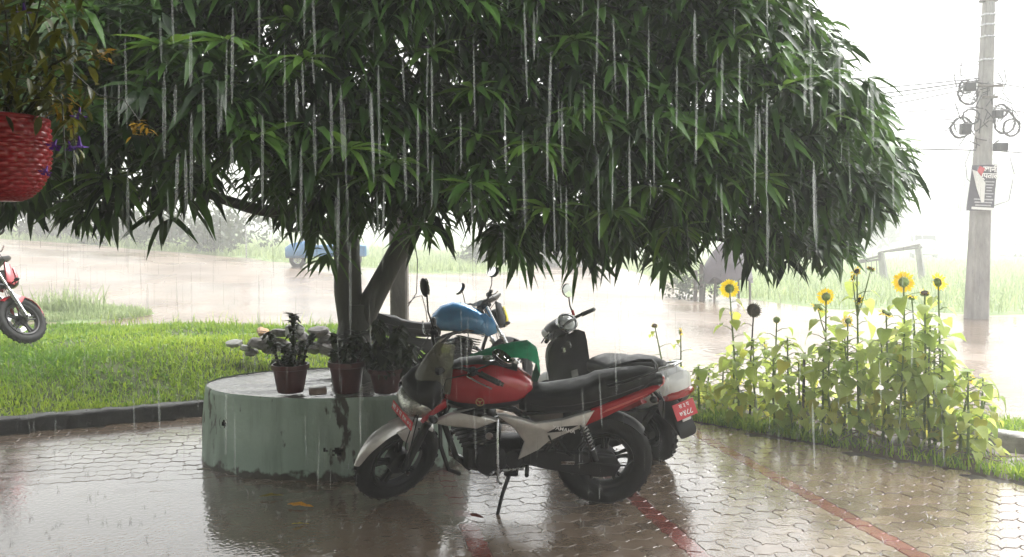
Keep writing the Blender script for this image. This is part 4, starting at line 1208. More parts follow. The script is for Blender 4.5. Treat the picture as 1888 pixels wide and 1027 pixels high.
# green cloth thrown over the bars of the red bike
cl = MB(); rings = []
path = [(866, 652, 4.84), (893, 642, 4.82), (920, 633, 4.80), (948, 626, 4.80), (974, 625, 4.80), (988, 637, 4.80), (992, 660, 4.80), (984, 684, 4.82)]
for i, (qx, qy, Yd) in enumerate(path):
    c = PY(qx, qy, Yd); w = [.03, .055, .07, .085, .09, .085, .07, .045][i]; r_ = []
    for k in range(13):
        u = -1 + 2 * k / 12
        r_.append((c.x + .012 * math.sin(5 * u + i), c.y + u * w * 1.2, c.z - .08 * abs(u) ** 2.2 - .012 + .010 * math.sin(7 * u + i * 1.3)))
    rings.append(r_ + [(x, y, z - .006) for x, y, z in r_[::-1]])
cl.loft(rings)
tag(cl.build('cloth', M_CLOTH), 'wet green cloth thrown over the handlebar of the red motorcycle', 'cloth')

# ------------------------------------------------------------------ scooter
def scooter(label, loc, yaw, lean, steer):
    th = thing('scooter', label, 'scooter', loc)
    th.matrix_local = Matrix.Translation(loc) @ Matrix.Rotation(yaw, 4, 'Z') @ Matrix.Rotation(-lean, 4, 'X')
    RA, FA = Vector((-.62, 0, .235)), Vector((.62, 0, .235))
    rake = R(25); ax = Vector((-math.sin(rake), 0, math.cos(rake))); hp = Vector((.42, 0, .72))
    MS = Matrix.Translation(hp) @ Matrix.Rotation(steer, 4, ax) @ Matrix.Translation(-hp)
    wheel('rear_wheel', th, RA, .235, .095, M_BLACK, spokes=5); wheel('front_wheel', th, FA, .235, .09, M_BLACK, MS, spokes=5)
    f = fender_arc(FA, .275, .07, R(10), R(150), 14, drop=.05); f.build('front_fender', M_WHITE, th, M=MS)
    for s in (-1, 1):
        q = MB(); q.tube([(.62, s * .07, .235), (.55, s * .07, .42), (.49, s * .05, .56)], .02, 8); q.build('fork_leg', M_BLACK, th, M=MS)
    # leg shield: black inside, white outside
    def shield(dx, grow):
        rr = []
        for z, hw, x in ((.26, .13, .36), (.34, .19, .40), (.48, .215, .435), (.64, .215, .43), (.76, .20, .405), (.85, .17, .375), (.89, .10, .365)):
            o, i_ = [], []
            for k in range(13):
                u = -1 + 2 * k / 12
                xx = x + dx - .06 * u * u
                o.append((xx + .022, u * (hw + grow), z)); i_.append((xx, u * (hw + grow), z))
            rr.append(o + i_[::-1])
        m = MB(); m.loft(rr); return m
    sh = shield(0, 0).build('leg_shield', M_BLACK, th)
    m = MB()
    m.loft([sec(.435, 0, .60, .12, .20, .26, 2.6), sec(.48, 0, .60, .17, .23, .26, 2.6), sec(.54, 0, .60, .13, .18, .18), sec(.585, 0, .60, .06, .08, .08)]); m.build('front_cover', M_WHITE, th)
    k = MB(); k.box((.378, .03, .735), (.02, .035, .05), None, .006); k.tube([(.365, -.015, .80), (.345, -.02, .79), (.335, -.02, .765), (.345, -.02, .745)], .006, 6); k.build('lock_and_hook', M_STEEL, sh)
    lb = MB(); lb.box((.388, -.05, .50), (.006, .07, .06), None, .002); lb.build('warning_label', mat('grey_sticker', (.22, .22, .21), .5, var=.3), sh)
    # handlebar head with instruments
    h = MB(); h.loft([sec(.28, 0, .94, .09, .045, .05), sec(.33, 0, .945, .14, .06, .07), sec(.42, 0, .94, .145, .07, .085), sec(.50, 0, .92, .10, .055, .08), sec(.54, 0, .90, .05, .03, .04)])
    hd_ = h.build('handlebar_cover', mat('dark_grey_plastic', (.05, .05, .055), .35, var=.2), th, M=MS)
    h = MB(); h.loft([sec(.40, 0, .93, .155, .045, .09), sec(.50, 0, .915, .12, .05, .085), sec(.57, 0, .895, .06, .03, .04)]); h.build('headlight_surround', M_WHITE, hd_, M=MS)
    IM = Matrix.Translation((.305, 0, .975)) @ Matrix.Rotation(R(-52), 4, 'Y')
    i_ = MB(); i_.lathe([(0, .018), (.055, .016), (.070, .006), (.074, 0), (.074, -.02)], 28, IM @ Matrix.Diagonal((1, 1.18, 1, 1))); i_.build('instrument_dial', mat('instrument_glass', (.55, .56, .58), .06, var=.35, scale=22, coat=1.0), hd_, M=MS)
    i_ = MB(); i_.lathe([(.072, .0), (.076, .014), (.088, .012), (.092, -.02)], 28, IM @ Matrix.Diagonal((1, 1.18, 1, 1))); i_.build('dial_bezel', M_STEEL, hd_, M=MS)
    for s in (-1, 1):
        b = MB(); b.tube([(.37, s * .10, .945), (.32, s * .22, .955), (.27, s * .34, .955)], .011, 8); bo = b.build('handlebar', M_BLACK, th, M=MS)
        g = MB(); g.tube([(.318, s * .225, .955), (.27, s * .345, .955), (.266, s * .355, .955)], [.019, .018, .012], 12); g.build('grip', M_RUBBER, bo, M=MS)
        l = MB(); l.tube([(.37, s * .19, .95), (.365, s * .24, .948), (.33, s * .34, .94)], [.007, .006, .006], 6); l.build('lever', M_BLACK, bo, M=MS)
    mi = MB(); mi.tube([(.36, -.17, .98), (.375, -.17, 1.06), (.37, -.18, 1.14)], [.010, .006, .006], 8)
    nn = Vector((-.85, .52, .15)).normalized(); Q = Matrix.Translation((.365, -.185, 1.195)) @ nn.to_track_quat('Z', 'Y').to_matrix().to_4x4()
    mi.ell((0, 0, -.008), (.052, .062, .02), 20, 8, Q); mo = mi.build('mirror', M_BLACK, th, M=MS)
    g = MB(); g.lathe([(0, .002), (.046, .001), (.048, -.003)], 26, Q @ Matrix.Translation((0, 0, .0145)) @ Matrix.Diagonal((1, 1.2, 1, 1))); g.build('mirror_glass', M_MIRROR, mo, M=MS)
    mb_ = MB(); mb_.tube([(.36, -.17, .97), (.362, -.17, 1.02)], .012, 8); mb_.build('mirror_boot', M_REDP, mo, M=MS)
    # floor, body, seat
    f = MB(); f.loft([sec(.40, 0, .27, .17, .03, .05, 4), sec(.20, 0, .26, .18, .03, .05, 4), sec(-.02, 0, .26, .18, .03, .05, 4), sec(-.15, 0, .28, .16, .03, .06, 4)]); f.build('floorboard', M_BLACK, th)
    b = MB(); b.loft([sec(-.10, 0, .44, .15, .20, .16, 3), sec(-.22, 0, .47, .185, .22, .20, 3), sec(-.45, 0, .52, .21, .20, .20, 3), sec(-.65, 0, .59, .205, .16, .17, 3), sec(-.84, 0, .645, .18, .105, .13, 3), sec(-.96, 0, .66, .13, .08, .10, 3), sec(-1.0, 0, .66, .06, .04, .05)])
    bo = b.build('rear_body', M_WHITE, th)
    for s in (-1, 1):
        q = MB(); q.plate([(-.12, .44), (-.40, .40), (-.62, .45), (-.80, .54), (-.78, .575), (-.62, .525), (-.42, .49), (-.14, .52)], s * .165, s * .214, .012); q.build('body_trim', M_RED, bo)
        q = MB(); q.plate([(-.12, .30), (-.40, .28), (-.70, .33), (-.86, .50), (-.66, .455), (-.40, .395), (-.14, .43)], s * .12, s * .205, .014); q.build('lower_cover', M_BLACK, bo)
    s_ = MB(); s_.loft([sec(-.02, 0, .66, .08, .05, .05, 3), sec(-.07, 0, .68, .135, .065, .06, 3), sec(-.20, 0, .695, .155, .06, .06, 3), sec(-.34, 0, .70, .165, .055, .05, 3), sec(-.44, 0, .715, .16, .07, .05, 3), sec(-.62, 0, .73, .145, .065, .05, 3), sec(-.76, 0, .74, .10, .045, .04, 3), sec(-.80, 0, .742, .05, .02, .02)]); s_.build('seat', M_VINYL, th)
    g = MB(); g.tube([(-.60, .16, .70), (-.74, .165, .74), (-.88, .12, .775), (-.93, 0, .785), (-.88, -.12, .775), (-.74, -.165, .74), (-.60, -.16, .70)], [.013, .015, .017, .02, .017, .015, .013], 10, flat=.7); g.build('grab_rail', mat('pale_alloy', (.62, .62, .63), .22, metal=.85, var=.1), th)
    t = MB(); t.loft([sec(-.88, 0, .575, .155, .035, .04, 3), sec(-.985, 0, .59, .125, .035, .035), sec(-1.02, 0, .595, .06, .02, .02)]); t.build('tail_light', M_REDLENS, th)
    rf = MB(); rf.loft([sec(-.72, 0, .50, .10, .05, .06, 4), sec(-.86, 0, .44, .09, .05, .05, 4), sec(-.96, 0, .37, .085, .04, .05, 4), sec(-1.0, 0, .31, .08, .02, .04, 4)]); rf.build('rear_fender', M_BLACK, th)
    PM = Matrix.Translation((-1.0, 0, .475)) @ Matrix.Rotation(R(18), 4, 'Y')
    p = MB(); p.box((0, 0, 0), (.005, .20, .115), PM, .002); po = p.build('number_plate', M_REDP, th)
    TB = Matrix(((0, 0, -1, 0), (-1, 0, 0, 0), (0, 1, 0, 0), (0, 0, 0, 1)))
    text_mesh('स ३ प', .040, M_LETTER, PM @ Matrix.Translation((-.0038, 0, .030)) @ TB, 'lettering', po, .0006, .0006)
    text_mesh('७४८८', .056, M_LETTER, PM @ Matrix.Translation((-.0038, 0, -.022)) @ TB, 'lettering', po, .0006, .001)
    q = MB(); q.box((-1.005, 0, .405), (.01, .08, .022), None, .004); q.build('plate_lamp', M_WHITE, th)
    e = MB(); e.loft([sec(-.25, .02, .24, .07, .06, .06, 3), sec(-.45, .04, .25, .085, .075, .07, 3), sec(-.64, .08, .245, .06, .06, .06, 3), sec(-.70, .08, .24, .03, .03, .03)]); e.build('engine', M_ENGINE, th)
    x = MB(); x.tube([(-.35, -.14, .22), (-.48, -.17, .25), (-.80, -.18, .33), (-.84, -.18, .34)], [.02, .05, .052, .03], 14); x.build('muffler', M_BLACK, th)
    k = MB(); k.tube([(-.56, .12, .26), (-.50, .13, .50)], .02, 8); k.build('shock_absorber', M_BLACK, th)
    d_ = math.tan(lean)
    sd = MB(); sd.tube([(-.05, .10, .22), (-.02, .20, -.20 * d_ + .03), (.0, .22, -.22 * d_ + .008)], .01, 6); sd.build('side_stand', M_BLACK, th)
    return th
r0 = P(1212, 846); f0 = Vector((.33, 6.95, 0))
hd = (f0 - r0).normalized(); c = r0 + hd * .62
scooter('black white and red scooter behind the red motorcycle, seen from its tail', (c.x, c.y, 0), math.atan2(hd.y, hd.x), R(11), R(18))
# ------------------------------------------------------------------ sunflowers
ORD = 'first second third fourth fifth sixth seventh eighth ninth tenth eleventh twelfth thirteenth fourteenth fifteenth sixteenth seventeenth eighteenth nineteenth twentieth twenty-first twenty-second twenty-third twenty-fourth twenty-fifth twenty-sixth twenty-seventh twenty-eighth twenty-ninth thirtieth'.split()
M_SFL = leaf_mat('sunflower_leaf', (.22, .33, .06), (.50, .60, .18), rough=.45, transl=.5, obj_random=True)
M_SFLY = leaf_mat('yellowing_leaf', (.26, .33, .055), (.46, .46, .09), rough=.45, transl=.5, obj_random=True)
M_STEM = mat('green_stem', (.14, .20, .06), .5, var=.25, scale=14)
M_STEMD = mat('dry_stem', (.04, .035, .025), .6, var=.3, scale=14)
M_PETAL = leaf_mat('petal', (.82, .62, .015), (.92, .80, .04), rough=.5, transl=.35, obj_random=True)
M_SEPAL = mat('sepal', (.24, .34, .10), .55, var=.3, scale=40)
M_DISK = mat('seed_disc', (.05, .035, .015), .8, var=.5, scale=60, bump=.8, bscale=140)
M_DRY = mat('withered_head', (.075, .06, .04), .7, var=.5, scale=40, bump=.6, bscale=90)
def heart_leaf(droop, fold, m):
    ts = [(0, 0), (-.06, .22), (.02, .40), (.16, .47), (.36, .43), (.58, .31), (.80, .15), (1.0, 0)]
    vs, fs = [], []
    for i, (t, w) in enumerate(ts):
        tt = max(t, 0); z = -droop * tt * tt + .02 * math.sin(i * 2.1)
        x = t
        vs += [(x, -w, z + fold * w + .02 * math.sin(i * 1.7)), (max(t, 0) if i else 0, 0, -droop * tt * tt), (x, w, z + fold * w - .02 * math.sin(i * 1.7))]
    for i in range(7):
        for k in (0, 1): fs.append((i * 3 + k, i * 3 + k + 1, i * 3 + k + 4, i * 3 + k + 3))
    mb = MB(); mb.add(vs, fs); return mb.mesh('leaf', m, True, 70)
SF_LEAF = [heart_leaf(d, f, M_SFL) for d, f in ((.25, .25), (.5, -.15), (.75, .2), (.4, .4))]
SF_LEAFY = [heart_leaf(d, f, M_SFLY) for d, f in ((.5, .25), (.8, -.1), (1.0, .2))]
def head_meshes(rd, rp, nP):
    b = MB(); b.ell((0, 0, -.008), (rd, rd, rd * .45), 20, 6, None, math.pi / 2, math.pi)
    for k in range(26):
        a = 2 * math.pi * k / 26; rr = rd * (1.0 + .28 * (k % 2))
        b.add([(rd * .75 * math.cos(a - .14), rd * .75 * math.sin(a - .14), -.012), (rd * .75 * math.cos(a + .14), rd * .75 * math.sin(a + .14), -.012), (rr * 1.12 * math.cos(a), rr * 1.12 * math.sin(a), -.004 - .006 * (k % 2)), (rd * .7 * math.cos(a), rd * .7 * math.sin(a), -.022)], [(0, 1, 2), (1, 3, 2), (3, 0, 2)])
    d = MB(); d.lathe([(0, .004), (rd * .45, .004), (rd * .8, .010), (rd, .004), (rd * 1.0, -.006)], 24)
    p = MB()
    for k in range(nP):
        a = 2 * math.pi * k / nP + rng.uniform(-.06, .06); l = rp * rng.uniform(.85, 1.08); w = .013 * rp / .06; zz = rng.uniform(-.008, .012)
        S = Matrix.Rotation(a, 4, 'Z'); q = rng.uniform(-.012, .02)
        p.add([(rd * .85, 0, 0), (rd + l * .4, -w, zz * .5 + .003), (rd + l * .4, 0, zz * .5 - .002), (rd + l * .4, w, zz * .5 + .003), (rd + l * .78, -w * .75, zz + q * .5), (rd + l * .78, w * .75, zz + q * .5), (rd + l, 0, zz + q)], [(0, 2, 1), (0, 3, 2), (1, 2, 5, 4), (2, 3, 5), (4, 5, 6)], S)
    return b.mesh('sepals', M_SEPAL), d.mesh('seed_disc', M_DISK), p.mesh('petals', M_PETAL, True, 60)
HEADS = {'big': head_meshes(.040, .052, 26), 'mid': head_meshes(.034, .042, 22), 'small': head_meshes(.022, .030, 16), 'bud': head_meshes(.028, .010, 14)}
def sunflower(label, base, top, head=None, face=(0, 1, .3), nl=18, lmin=.25, bend=0.0, group=None, dry=False, lsize=(.10, .18), arm=None, lstart=.18, name='sunflower'):
    th = thing(name, label, 'sunflower', base, group=group)
    b0 = Vector((0, 0, -.03)); t0 = Vector(top) - Vector(base)
    mid_ = b0.lerp(t0, .5) + Vector((rng.uniform(-.03, .03), rng.uniform(-.03, .03), 0))
    pts_ = [b0.lerp(mid_, .5) if False else b0, b0.lerp(mid_, .55), mid_, mid_.lerp(t0, .55), t0]
    s = MB(); s.tube(pts_, [.012, .011, .009, .007, .006], 7)
    H = t0.z
    for i in range(nl):
        t = lstart + (.93 - lstart) * (i + rng.random() * .6) / nl
        p = pts_[0].lerp(pts_[2], t / .5) if t < .5 else pts_[2].lerp(pts_[4], (t - .5) / .5)
        az = i * 2.4 + rng.uniform(-.5, .5)
        low = p.z < .42
        sz = rng.uniform(*lsize) * (1.0 if t < .7 else .78) * (.8 if low else 1)
        d = Vector((math.cos(az), math.sin(az), .35 if not low else -.15)).normalized()
        pl = .05 + .09 * rng.random()
        q = p + d * pl
        s.tube([p, p.lerp(q, .5) + Vector((0, 0, .012)), q], [.004, .003, .0025], 4)
        o = link('leaf', rng.choice(SF_LEAFY if (low and rng.random() < .4) or rng.random() < .06 else SF_LEAF), th)
        dd = Vector((d.x, d.y, rng.uniform(-.9, .05))).normalized()
        z_ = Vector((0, 0, 1)) + Vector((rng.uniform(-.4, .4), rng.uniform(-.4, .4), 0)); y_ = z_.cross(dd).normalized(); z_ = dd.cross(y_)
        o.matrix_local = Matrix.Translation(q) @ Matrix((dd, y_, z_)).transposed().to_4x4() @ Matrix.Diagonal((sz, sz, sz, 1))
    if head is None:
        for k in range(5):
            o = link('leaf', SF_LEAF[k % 4], th); az = k * 1.3 + rng.random(); dd = Vector((math.cos(az), math.sin(az), rng.uniform(-.2, .5))).normalized()
            y_ = Vector((0, 0, 1)).cross(dd).normalized(); z_ = dd.cross(y_); sz = rng.uniform(.06, .11)
            o.matrix_local = Matrix.Translation(t0 - Vector((0, 0, .015 * k))) @ Matrix((dd, y_, z_)).transposed().to_4x4() @ Matrix.Diagonal((sz, sz, sz, 1))
    s.build('stem', M_STEMD if dry else M_STEM, th)
    def put(kind, at, fc):
        sep, dsc, pet = HEADS[kind]
        fc = Vector(fc).normalized()
        o = link('flower_head', sep, th); o.matrix_local = Matrix.Translation(at) @ fc.to_track_quat('Z', 'Y').to_matrix().to_4x4()
        link('seed_disc', dsc, o); link('petals', pet, o)
    if head == 'withered':
        h = MB(); fc = Vector(face).normalized(); Q = Matrix.Translation(t0 + Vector((-.01, -.02, -.01))) @ fc.to_track_quat('Z', 'Y').to_matrix().to_4x4()
        h.ell((0, 0, 0), (.062, .062, .026), 22, 8, Q)
        for k in range(24):
            a = 2 * math.pi * k / 24
            h.tube([(.055 * math.cos(a), .055 * math.sin(a), .0), (.075 * math.cos(a), .075 * math.sin(a), -.012 - .01 * (k % 2))], [.008, .001], 4, Q)
        h.build('withered_head', M_DRY, th)
    elif head: put(head, t0, face)
    for (kind, at, fc) in (arm or []):
        at = Vector(at) - Vector(base)
        a = MB(); st_ = pts_[2].lerp(pts_[4], .45); a.tube([st_, st_.lerp(at, .55) + Vector((0, 0, -.02)), at], [.006, .005, .004], 6); a.build('side_stem', M_STEM, th)
        put(kind, at, fc)
    return th
def bed_base(px, t):
    """foot on the bed's row t (metres behind its edge) under picture column px"""
    lo, hi = 0.0, BL
    for _ in range(50):
        m_ = (lo + hi) / 2
        q = bed_pt(m_, t)
        if to_px((q.x, q.y, 0))[0] < px: lo = m_
        else: hi = m_
    return bed_pt(lo, t)
G_SF = 'sunflowers along the yard edge'
def sf(label, px, py, t, head, face, basepx=None, arm=(), **kw):
    b = bed_base(basepx or px, t); b.z = .01
    top = PY(px, py, b.y)
    a = [(k, PY(ax_, ay_, b.y - .02), f) for k, ax_, ay_, f in arm]
    return sunflower(label, b, top, head, face, arm=a, group=G_SF, **kw)
sf('tall open sunflower beside the withered head, its back turned', 1345, 532, .45, 'big', (.05, 1, .05), 1352, nl=14, lstart=.2)
sf('sunflower with a dark withered drooping head on a dry stem', 1390, 570, .40, 'withered', (-.6, -.7, -.1), 1383, nl=5, dry=True, lstart=.1, lsize=(.10, .15))
sf('half closed pale sunflower just beyond the withered head', 1432, 590, .55, 'bud', (.3, .8, -.5), 1420, nl=14)
sf('sunflower with two yellow heads, the lower bent sideways', 1523, 547, .45, 'mid', (.1, 1, .1), 1528, nl=21, arm=[('mid', 1508, 568, (-.5, .2, -.8))])
sf('small frilly sunflower between two taller leafy stems', 1563, 592, .30, 'small', (-.1, 1, -.2), 1570, nl=21)
sf('tallest sunflower carrying several small heads near its tip', 1580, 500, .62, 'small', (-.8, -.3, .3), 1590, nl=20, arm=[('bud', 1606, 495, (.3, -.2, 1)), ('small', 1585, 553, (-.9, -.1, .2)), ('small', 1572, 512, (-.9, .2, -.2))])
sf('large round sunflower standing highest before the utility pole', 1666, 520, .50, 'big', (0, 1, 0), 1668, nl=22)
sf('drooping sunflower hanging below the large round one', 1634, 578, .35, 'mid', (-.3, .3, -.9), 1640, nl=22)
sf('small upright sunflower under the large round one', 1681, 548, .65, 'small', (.2, .2, 1), 1690, nl=15)
sf('sunflower seen from the side with petals pointing at the pole', 1730, 520, .55, 'mid', (1, .15, .2), 1722, nl=21)
sf('sunflower bud with closed green sepals before the side facing flower', 1705, 540, .40, 'bud', (-.2, -.4, 1), 1703, nl=21)
sf('low sunflower with a yellow bloom at the far end of the row', 1788, 698, .35, 'small', (.5, -.6, .1), 1768, nl=15)
sf('last small sunflower leaning out over the road', 1822, 718, .60, 'small', (.8, -.2, .2), 1795, nl=9, lsize=(.07, .11))
sf('thin sunflower with a tiny yellow head beyond the scooter tail', 1255, 612, .75, 'small', (.9, -.2, .1), 1248, nl=8, lsize=(.06, .10))
sf('thin sunflower bud on a bare stem beyond the scooter seat', 1207, 600, 1.0, 'bud', (0, -.4, 1), 1205, nl=8, lsize=(.06, .10))
for i in range(26):
    px = 1250 + 560 * (i + .5) / 26 + rng.uniform(-10, 10)
    t = rng.choice([.22, .35, .5, .65, .75])
    py = np.interp(px, [1240, 1300, 1340, 1440, 1500, 1560, 1650, 1720, 1770, 1820], [690, 665, 635, 635, 640, 625, 612, 605, 640, 710]) + rng.uniform(-15, 28)
    b = bed_base(px, t); b.z = .01; top = PY(px + rng.uniform(-12, 12), float(py), b.y)
    sunflower(ORD[i] + ' leafy flowerless sunflower stem counted from the scooter end of the row', b, top, None, nl=rng.randint(23, 29), group='flowerless sunflower plants in the row', lsize=(.08, .165), lstart=.15, name='sunflower_plant')
# dark stakes
for px, py0, py1, lab in ((1480, 650, 800, 'dark bamboo stake among the sunflower leaves'),):
    b = P(px, py1); s = MB(); s.tube([(0, 0, -.05), PY(px + 3, py0, b.y) - b], .012, 7)
    o = s.build('stake', M_STEMD); o.location = b; tag(o, lab, 'stake')
# litter of dead stalks on the bare earth
for k in range(14):
    q = bed_pt(rng.uniform(2.0, 3.2), rng.uniform(.08, .6)); a = rng.uniform(0, 3.14); l = rng.uniform(.08, .3)
    s = MB(); s.tube([(-l * math.cos(a), -l * math.sin(a), .0), (0, 0, .02), (l * math.cos(a), l * math.sin(a), .004)], [.005, .006, .003], 5)
    o = s.build('dead_stalk', mat('pale_stalk', (.16, .12, .085), .6, var=.4, scale=20)); o.location = (q.x, q.y, .055)
    tag(o, 'dead plant stalk lying on the bare earth of the flower bed', 'stalk', 'dead stalks under the sunflowers')

# ------------------------------------------------------------------ pots and stones
M_POT = mat('dark_red_pot', (.065, .010, .012), .4, var=.3, scale=10)
M_DKLEAF = leaf_mat('dark_pot_leaf', (.012, .022, .010), (.045, .07, .022), rough=.35, transl=.2, obj_random=True)
small_leaf = heart_leaf(.3, .2, M_DKLEAF)
def pot(label, px, py, r, h, plant):
    b = P(px, py, PLH + .012)
    th = thing('potted_plant', label, 'potted plant', b, group='pots on the planter')
    m = MB(); m.lathe([(0, 0), (r * .70, 0), (r * .74, .01), (r * .95, h * .82), (r * 1.06, h * .84), (r * 1.06, h), (r * .96, h), (r * .92, h * .86), (0, h * .86)], 36); m.build('pot', M_POT, th)
    s = MB(); s.lathe([(0, h * .89), (r * .90, h * .875)], 24); s.build('soil', M_SOIL, th)
    for (dx, dy, hh, kind) in plant:
        p0 = Vector((dx * .5, dy * .5, h * .85)); p1 = Vector((dx, dy, h + hh))
        st_ = MB(); st_.tube([p0, p0.lerp(p1, .5) + Vector((rng.uniform(-.02, .02), 0, .02)), p1], [.012, .010, .008], 6); st_.build('stem', M_STEMD, th)
        for k in range(int(kind[0] * 1.7)):
            t = rng.random() ** kind[2]; q = p1.lerp(p0, t * .8)
            o = link('leaf', small_leaf, th); az = rng.uniform(0, 6.28)
            d = Vector((math.cos(az), math.sin(az), rng.uniform(-.6, .9) if kind[3] else rng.uniform(-1.6, .1))).normalized()
            y_ = Vector((0, 0, 1)).cross(d).normalized(); z_ = d.cross(y_); sz = kind[1] * rng.uniform(.9, 1.7)
            o.matrix_local = Matrix.Translation(q) @ Matrix((d, y_, z_)).transposed().to_4x4() @ Matrix.Diagonal((sz, sz * .7, sz, 1))
    return th
pot('dark red pot with thick dark stems and leafy tips, near the planter rim', 536, 722, .125, .20, [(-.15, 0, .22, (26, .045, 1.6, 1)), (.02, .02, .34, (34, .05, 2.2, 1)), (.10, -.02, .16, (18, .04, 1.4, 1)), (-.05, .04, .12, (26, .05, 1, 1)), (.16, .04, .20, (8, .06, 2.5, 1)), (0, -.05, .08, (26, .05, .8, 1))])
pot('dark red pot in front of the mango trunk', 640, 722, .125, .22, [(-.08, -.03, .18, (26, .065, 1, 1)), (.08, 0, .20, (26, .065, 1, 1)), (0, .05, .12, (24, .06, 1, 0)), (.02, -.08, .10, (24, .06, 1, 0))])
pot('trailing leafy pot plant between the trunk and the headlight', 712, 722, .12, .17, [(-.05, 0, .34, (46, .08, 1, 0)), (.10, -.02, .30, (50, .08, 1, 0)), (.17, .03, .16, (44, .075, 1, 0)), (0, -.12, .14, (40, .07, 1, 0)), (-.14, 0, .18, (36, .07, 1, 0))])
bk = P(586, 727, PLH + .01); m = MB(); m.box((0, 0, .025), (.12, .08, .05), Matrix.Rotation(.3, 4, 'Z'), .008); o = m.build('brick', mat('pale_wet_brick', (.30, .22, .19), .35, var=.3, scale=14, bump=.4)); o.location = bk
tag(o, 'pale wet brick lying between the two dark red pots', 'brick')
def rock(label, loc, s, m, group=None, seed=0, name='stone'):
    r_ = random.Random(seed); mb = MB(); mb.ell((0, 0, 0), (1, 1, 1), 14, 9)
    ph = [r_.uniform(0, 6) for _ in range(6)]
    out = []
    for x, y, z in mb.v:
        k = 1 + .14 * math.sin(3 * x + ph[0]) + .12 * math.sin(4 * y + ph[1]) + .12 * math.sin(4 * z + ph[2]) + .05 * math.sin(9 * x + 7 * y + ph[3])
        out.append((x * k * s[0], y * k * s[1], z * k * s[2]))
    mb.v = out
    o = mb.build(name, m, None, True, 28); o.location = loc; o.rotation_euler = (r_.uniform(-.3, .3), r_.uniform(-.3, .3), r_.uniform(0, 3))
    return tag(o, label, 'stone', group)
M_STONE = mat('river_stone', (.13, .12, .11), .5, var=.4, scale=8, bump=.4, bscale=40)
M_STONE_P = mat('pale_stone', (.30, .30, .28), .5, var=.3, scale=8, bump=.4, bscale=40)
M_STONE_T = mat('tan_stone', (.42, .25, .12), .5, var=.35, scale=9, bump=.3, bscale=40)
def on_lawn(px, py, Y):
    q = PY(px, py, Y); return Vector((q.x, q.y, max(q.z, float(lawn_z(q.x, q.y)))))
rock('rounded tan stone topping the heap beside the lawn', on_lawn(484, 613, 8.3), (.075, .06, .055), M_STONE_T, seed=2)
rock('pale flat stone lying apart on the lawn', on_lawn(430, 633, 8.2), (.10, .07, .03), M_STONE_P, seed=5)
rock('orange tan rock between the trunk and the blue motorcycle', PY(692, 612, 8.0), (.10, .07, .10), M_STONE_T, seed=9)
for i, (px, py, s, mm) in enumerate(((452, 640, .06, M_STONE_P), (475, 632, .09, M_STONE), (500, 640, .10, M_STONE), (495, 622, .08, M_STONE_P), (520, 612, .09, M_STONE), (545, 608, .10, M_STONE_P), (560, 620, .09, M_STONE), (585, 610, .10, M_STONE), (600, 622, .10, M_STONE), (520, 635, .10, M_STONE), (545, 640, .11, M_STONE), (575, 640, .10, M_STONE), (465, 648, .07, M_STONE), (605, 640, .11, M_STONE))):
    rock('grey stone in the heap behind the potted plants', on_lawn(px, py, 8.15 + .02 * (i % 5)) + Vector((0, 0, -.01)), (s * 1.15, s, s * .62), mm, 'stones heaped behind the planter', seed=20 + i)
lp = PY(692, 640, 8.0)
hp_ = MB(); hp_.ell((0, 0, 0), (.42, .3, .52), 16, 8)
o = hp_.build('earth_heap', M_SOIL); o.location = (lp.x, lp.y + .05, .0); tag(o, 'small heap of earth under the orange tan rock', 'earth heap')

# ------------------------------------------------------------------ fallen leaves in the water
def fallen(label, px, py, col, s, rot, curl):
    m = mat('fallen_' + str(px), col, .4, var=.3, scale=20)
    me = leaf_mesh(.1, .5, .03).copy(); me.materials.clear(); me.materials.append(m)
    q = P(px, py, .006); o = link('fallen_leaf', me); o.location = (q.x, q.y, .012); o.rotation_euler = (curl, rng.uniform(-.1, .1), rot); o.scale = (s, s, s)
    return tag(o, label, 'leaf')
fallen('orange yellow mango leaf floating in the puddle', 530, 932, (.55, .26, .02), .17, -.15, .25)
fallen('bright yellow curled leaf nearer the picture edge', 538, 968, (.60, .48, .03), .10, .5, -.35)
fallen('dull olive yellow leaf in the dark puddle', 478, 918, (.22, .18, .02), .15, .2, .1)
fallen('dark red brown leaf beside the side stand', 865, 950, (.10, .02, .015), .11, -.6, .6)
fallen('tiny dark leaf at the planter foot', 362, 868, (.03, .02, .012), .06, .2, .3)

# ------------------------------------------------------------------ poles, wires, poster
up = P(1800, 586); UP = Vector((up.x, up.y, 0))
pole = thing('utility_pole', 'tall tapering concrete utility pole hung with cable coils', 'utility pole', UP)
HT = PY(1823, 4, UP.y).z
tilt = (PY(1823, 4, UP.y).x - UP.x)
def pole_x(z): return tilt * z / HT
s = MB(); rr = []
for k in range(15):
    z = -.3 + (HT + .3) * k / 14; w = .19 - .095 * max(z, 0) / HT; q = w * .8
    rr.append([(pole_x(z) + a * w, b * q, z) for a, b in ((1, -.8), (1, .8), (.8, 1), (-.8, 1), (-1, .8), (-1, -.8), (-.8, -1), (.8, -1))])
s.loft(rr); s.build('shaft', M_CONC, pole)
c = MB(); c.box((pole_x(HT), 0, HT + .03), (.32, .16, .06), None, .01); c.build('cap', M_CONC_D, pole)
for zz in (HT - .25, HT - .45, HT - .68, HT * .70, HT * .82):
    c = MB(); w = .19 - .095 * zz / HT
    c.box((pole_x(zz), 0, zz), (2 * w + .03, 1.6 * w + .03, .04), None, .006); c.build('clamp_band', M_STEEL, pole)
for zz in (HT * .735, HT * .70):
    c = MB(); c.box((pole_x(zz), -.16, zz), (.5 if zz > HT * .71 else .3, .05, .05), None, .006); c.build('cross_bracket', M_CONC_D, pole)
M_CABLE = mat('black_cable', (.03, .03, .032), .5, var=.2)
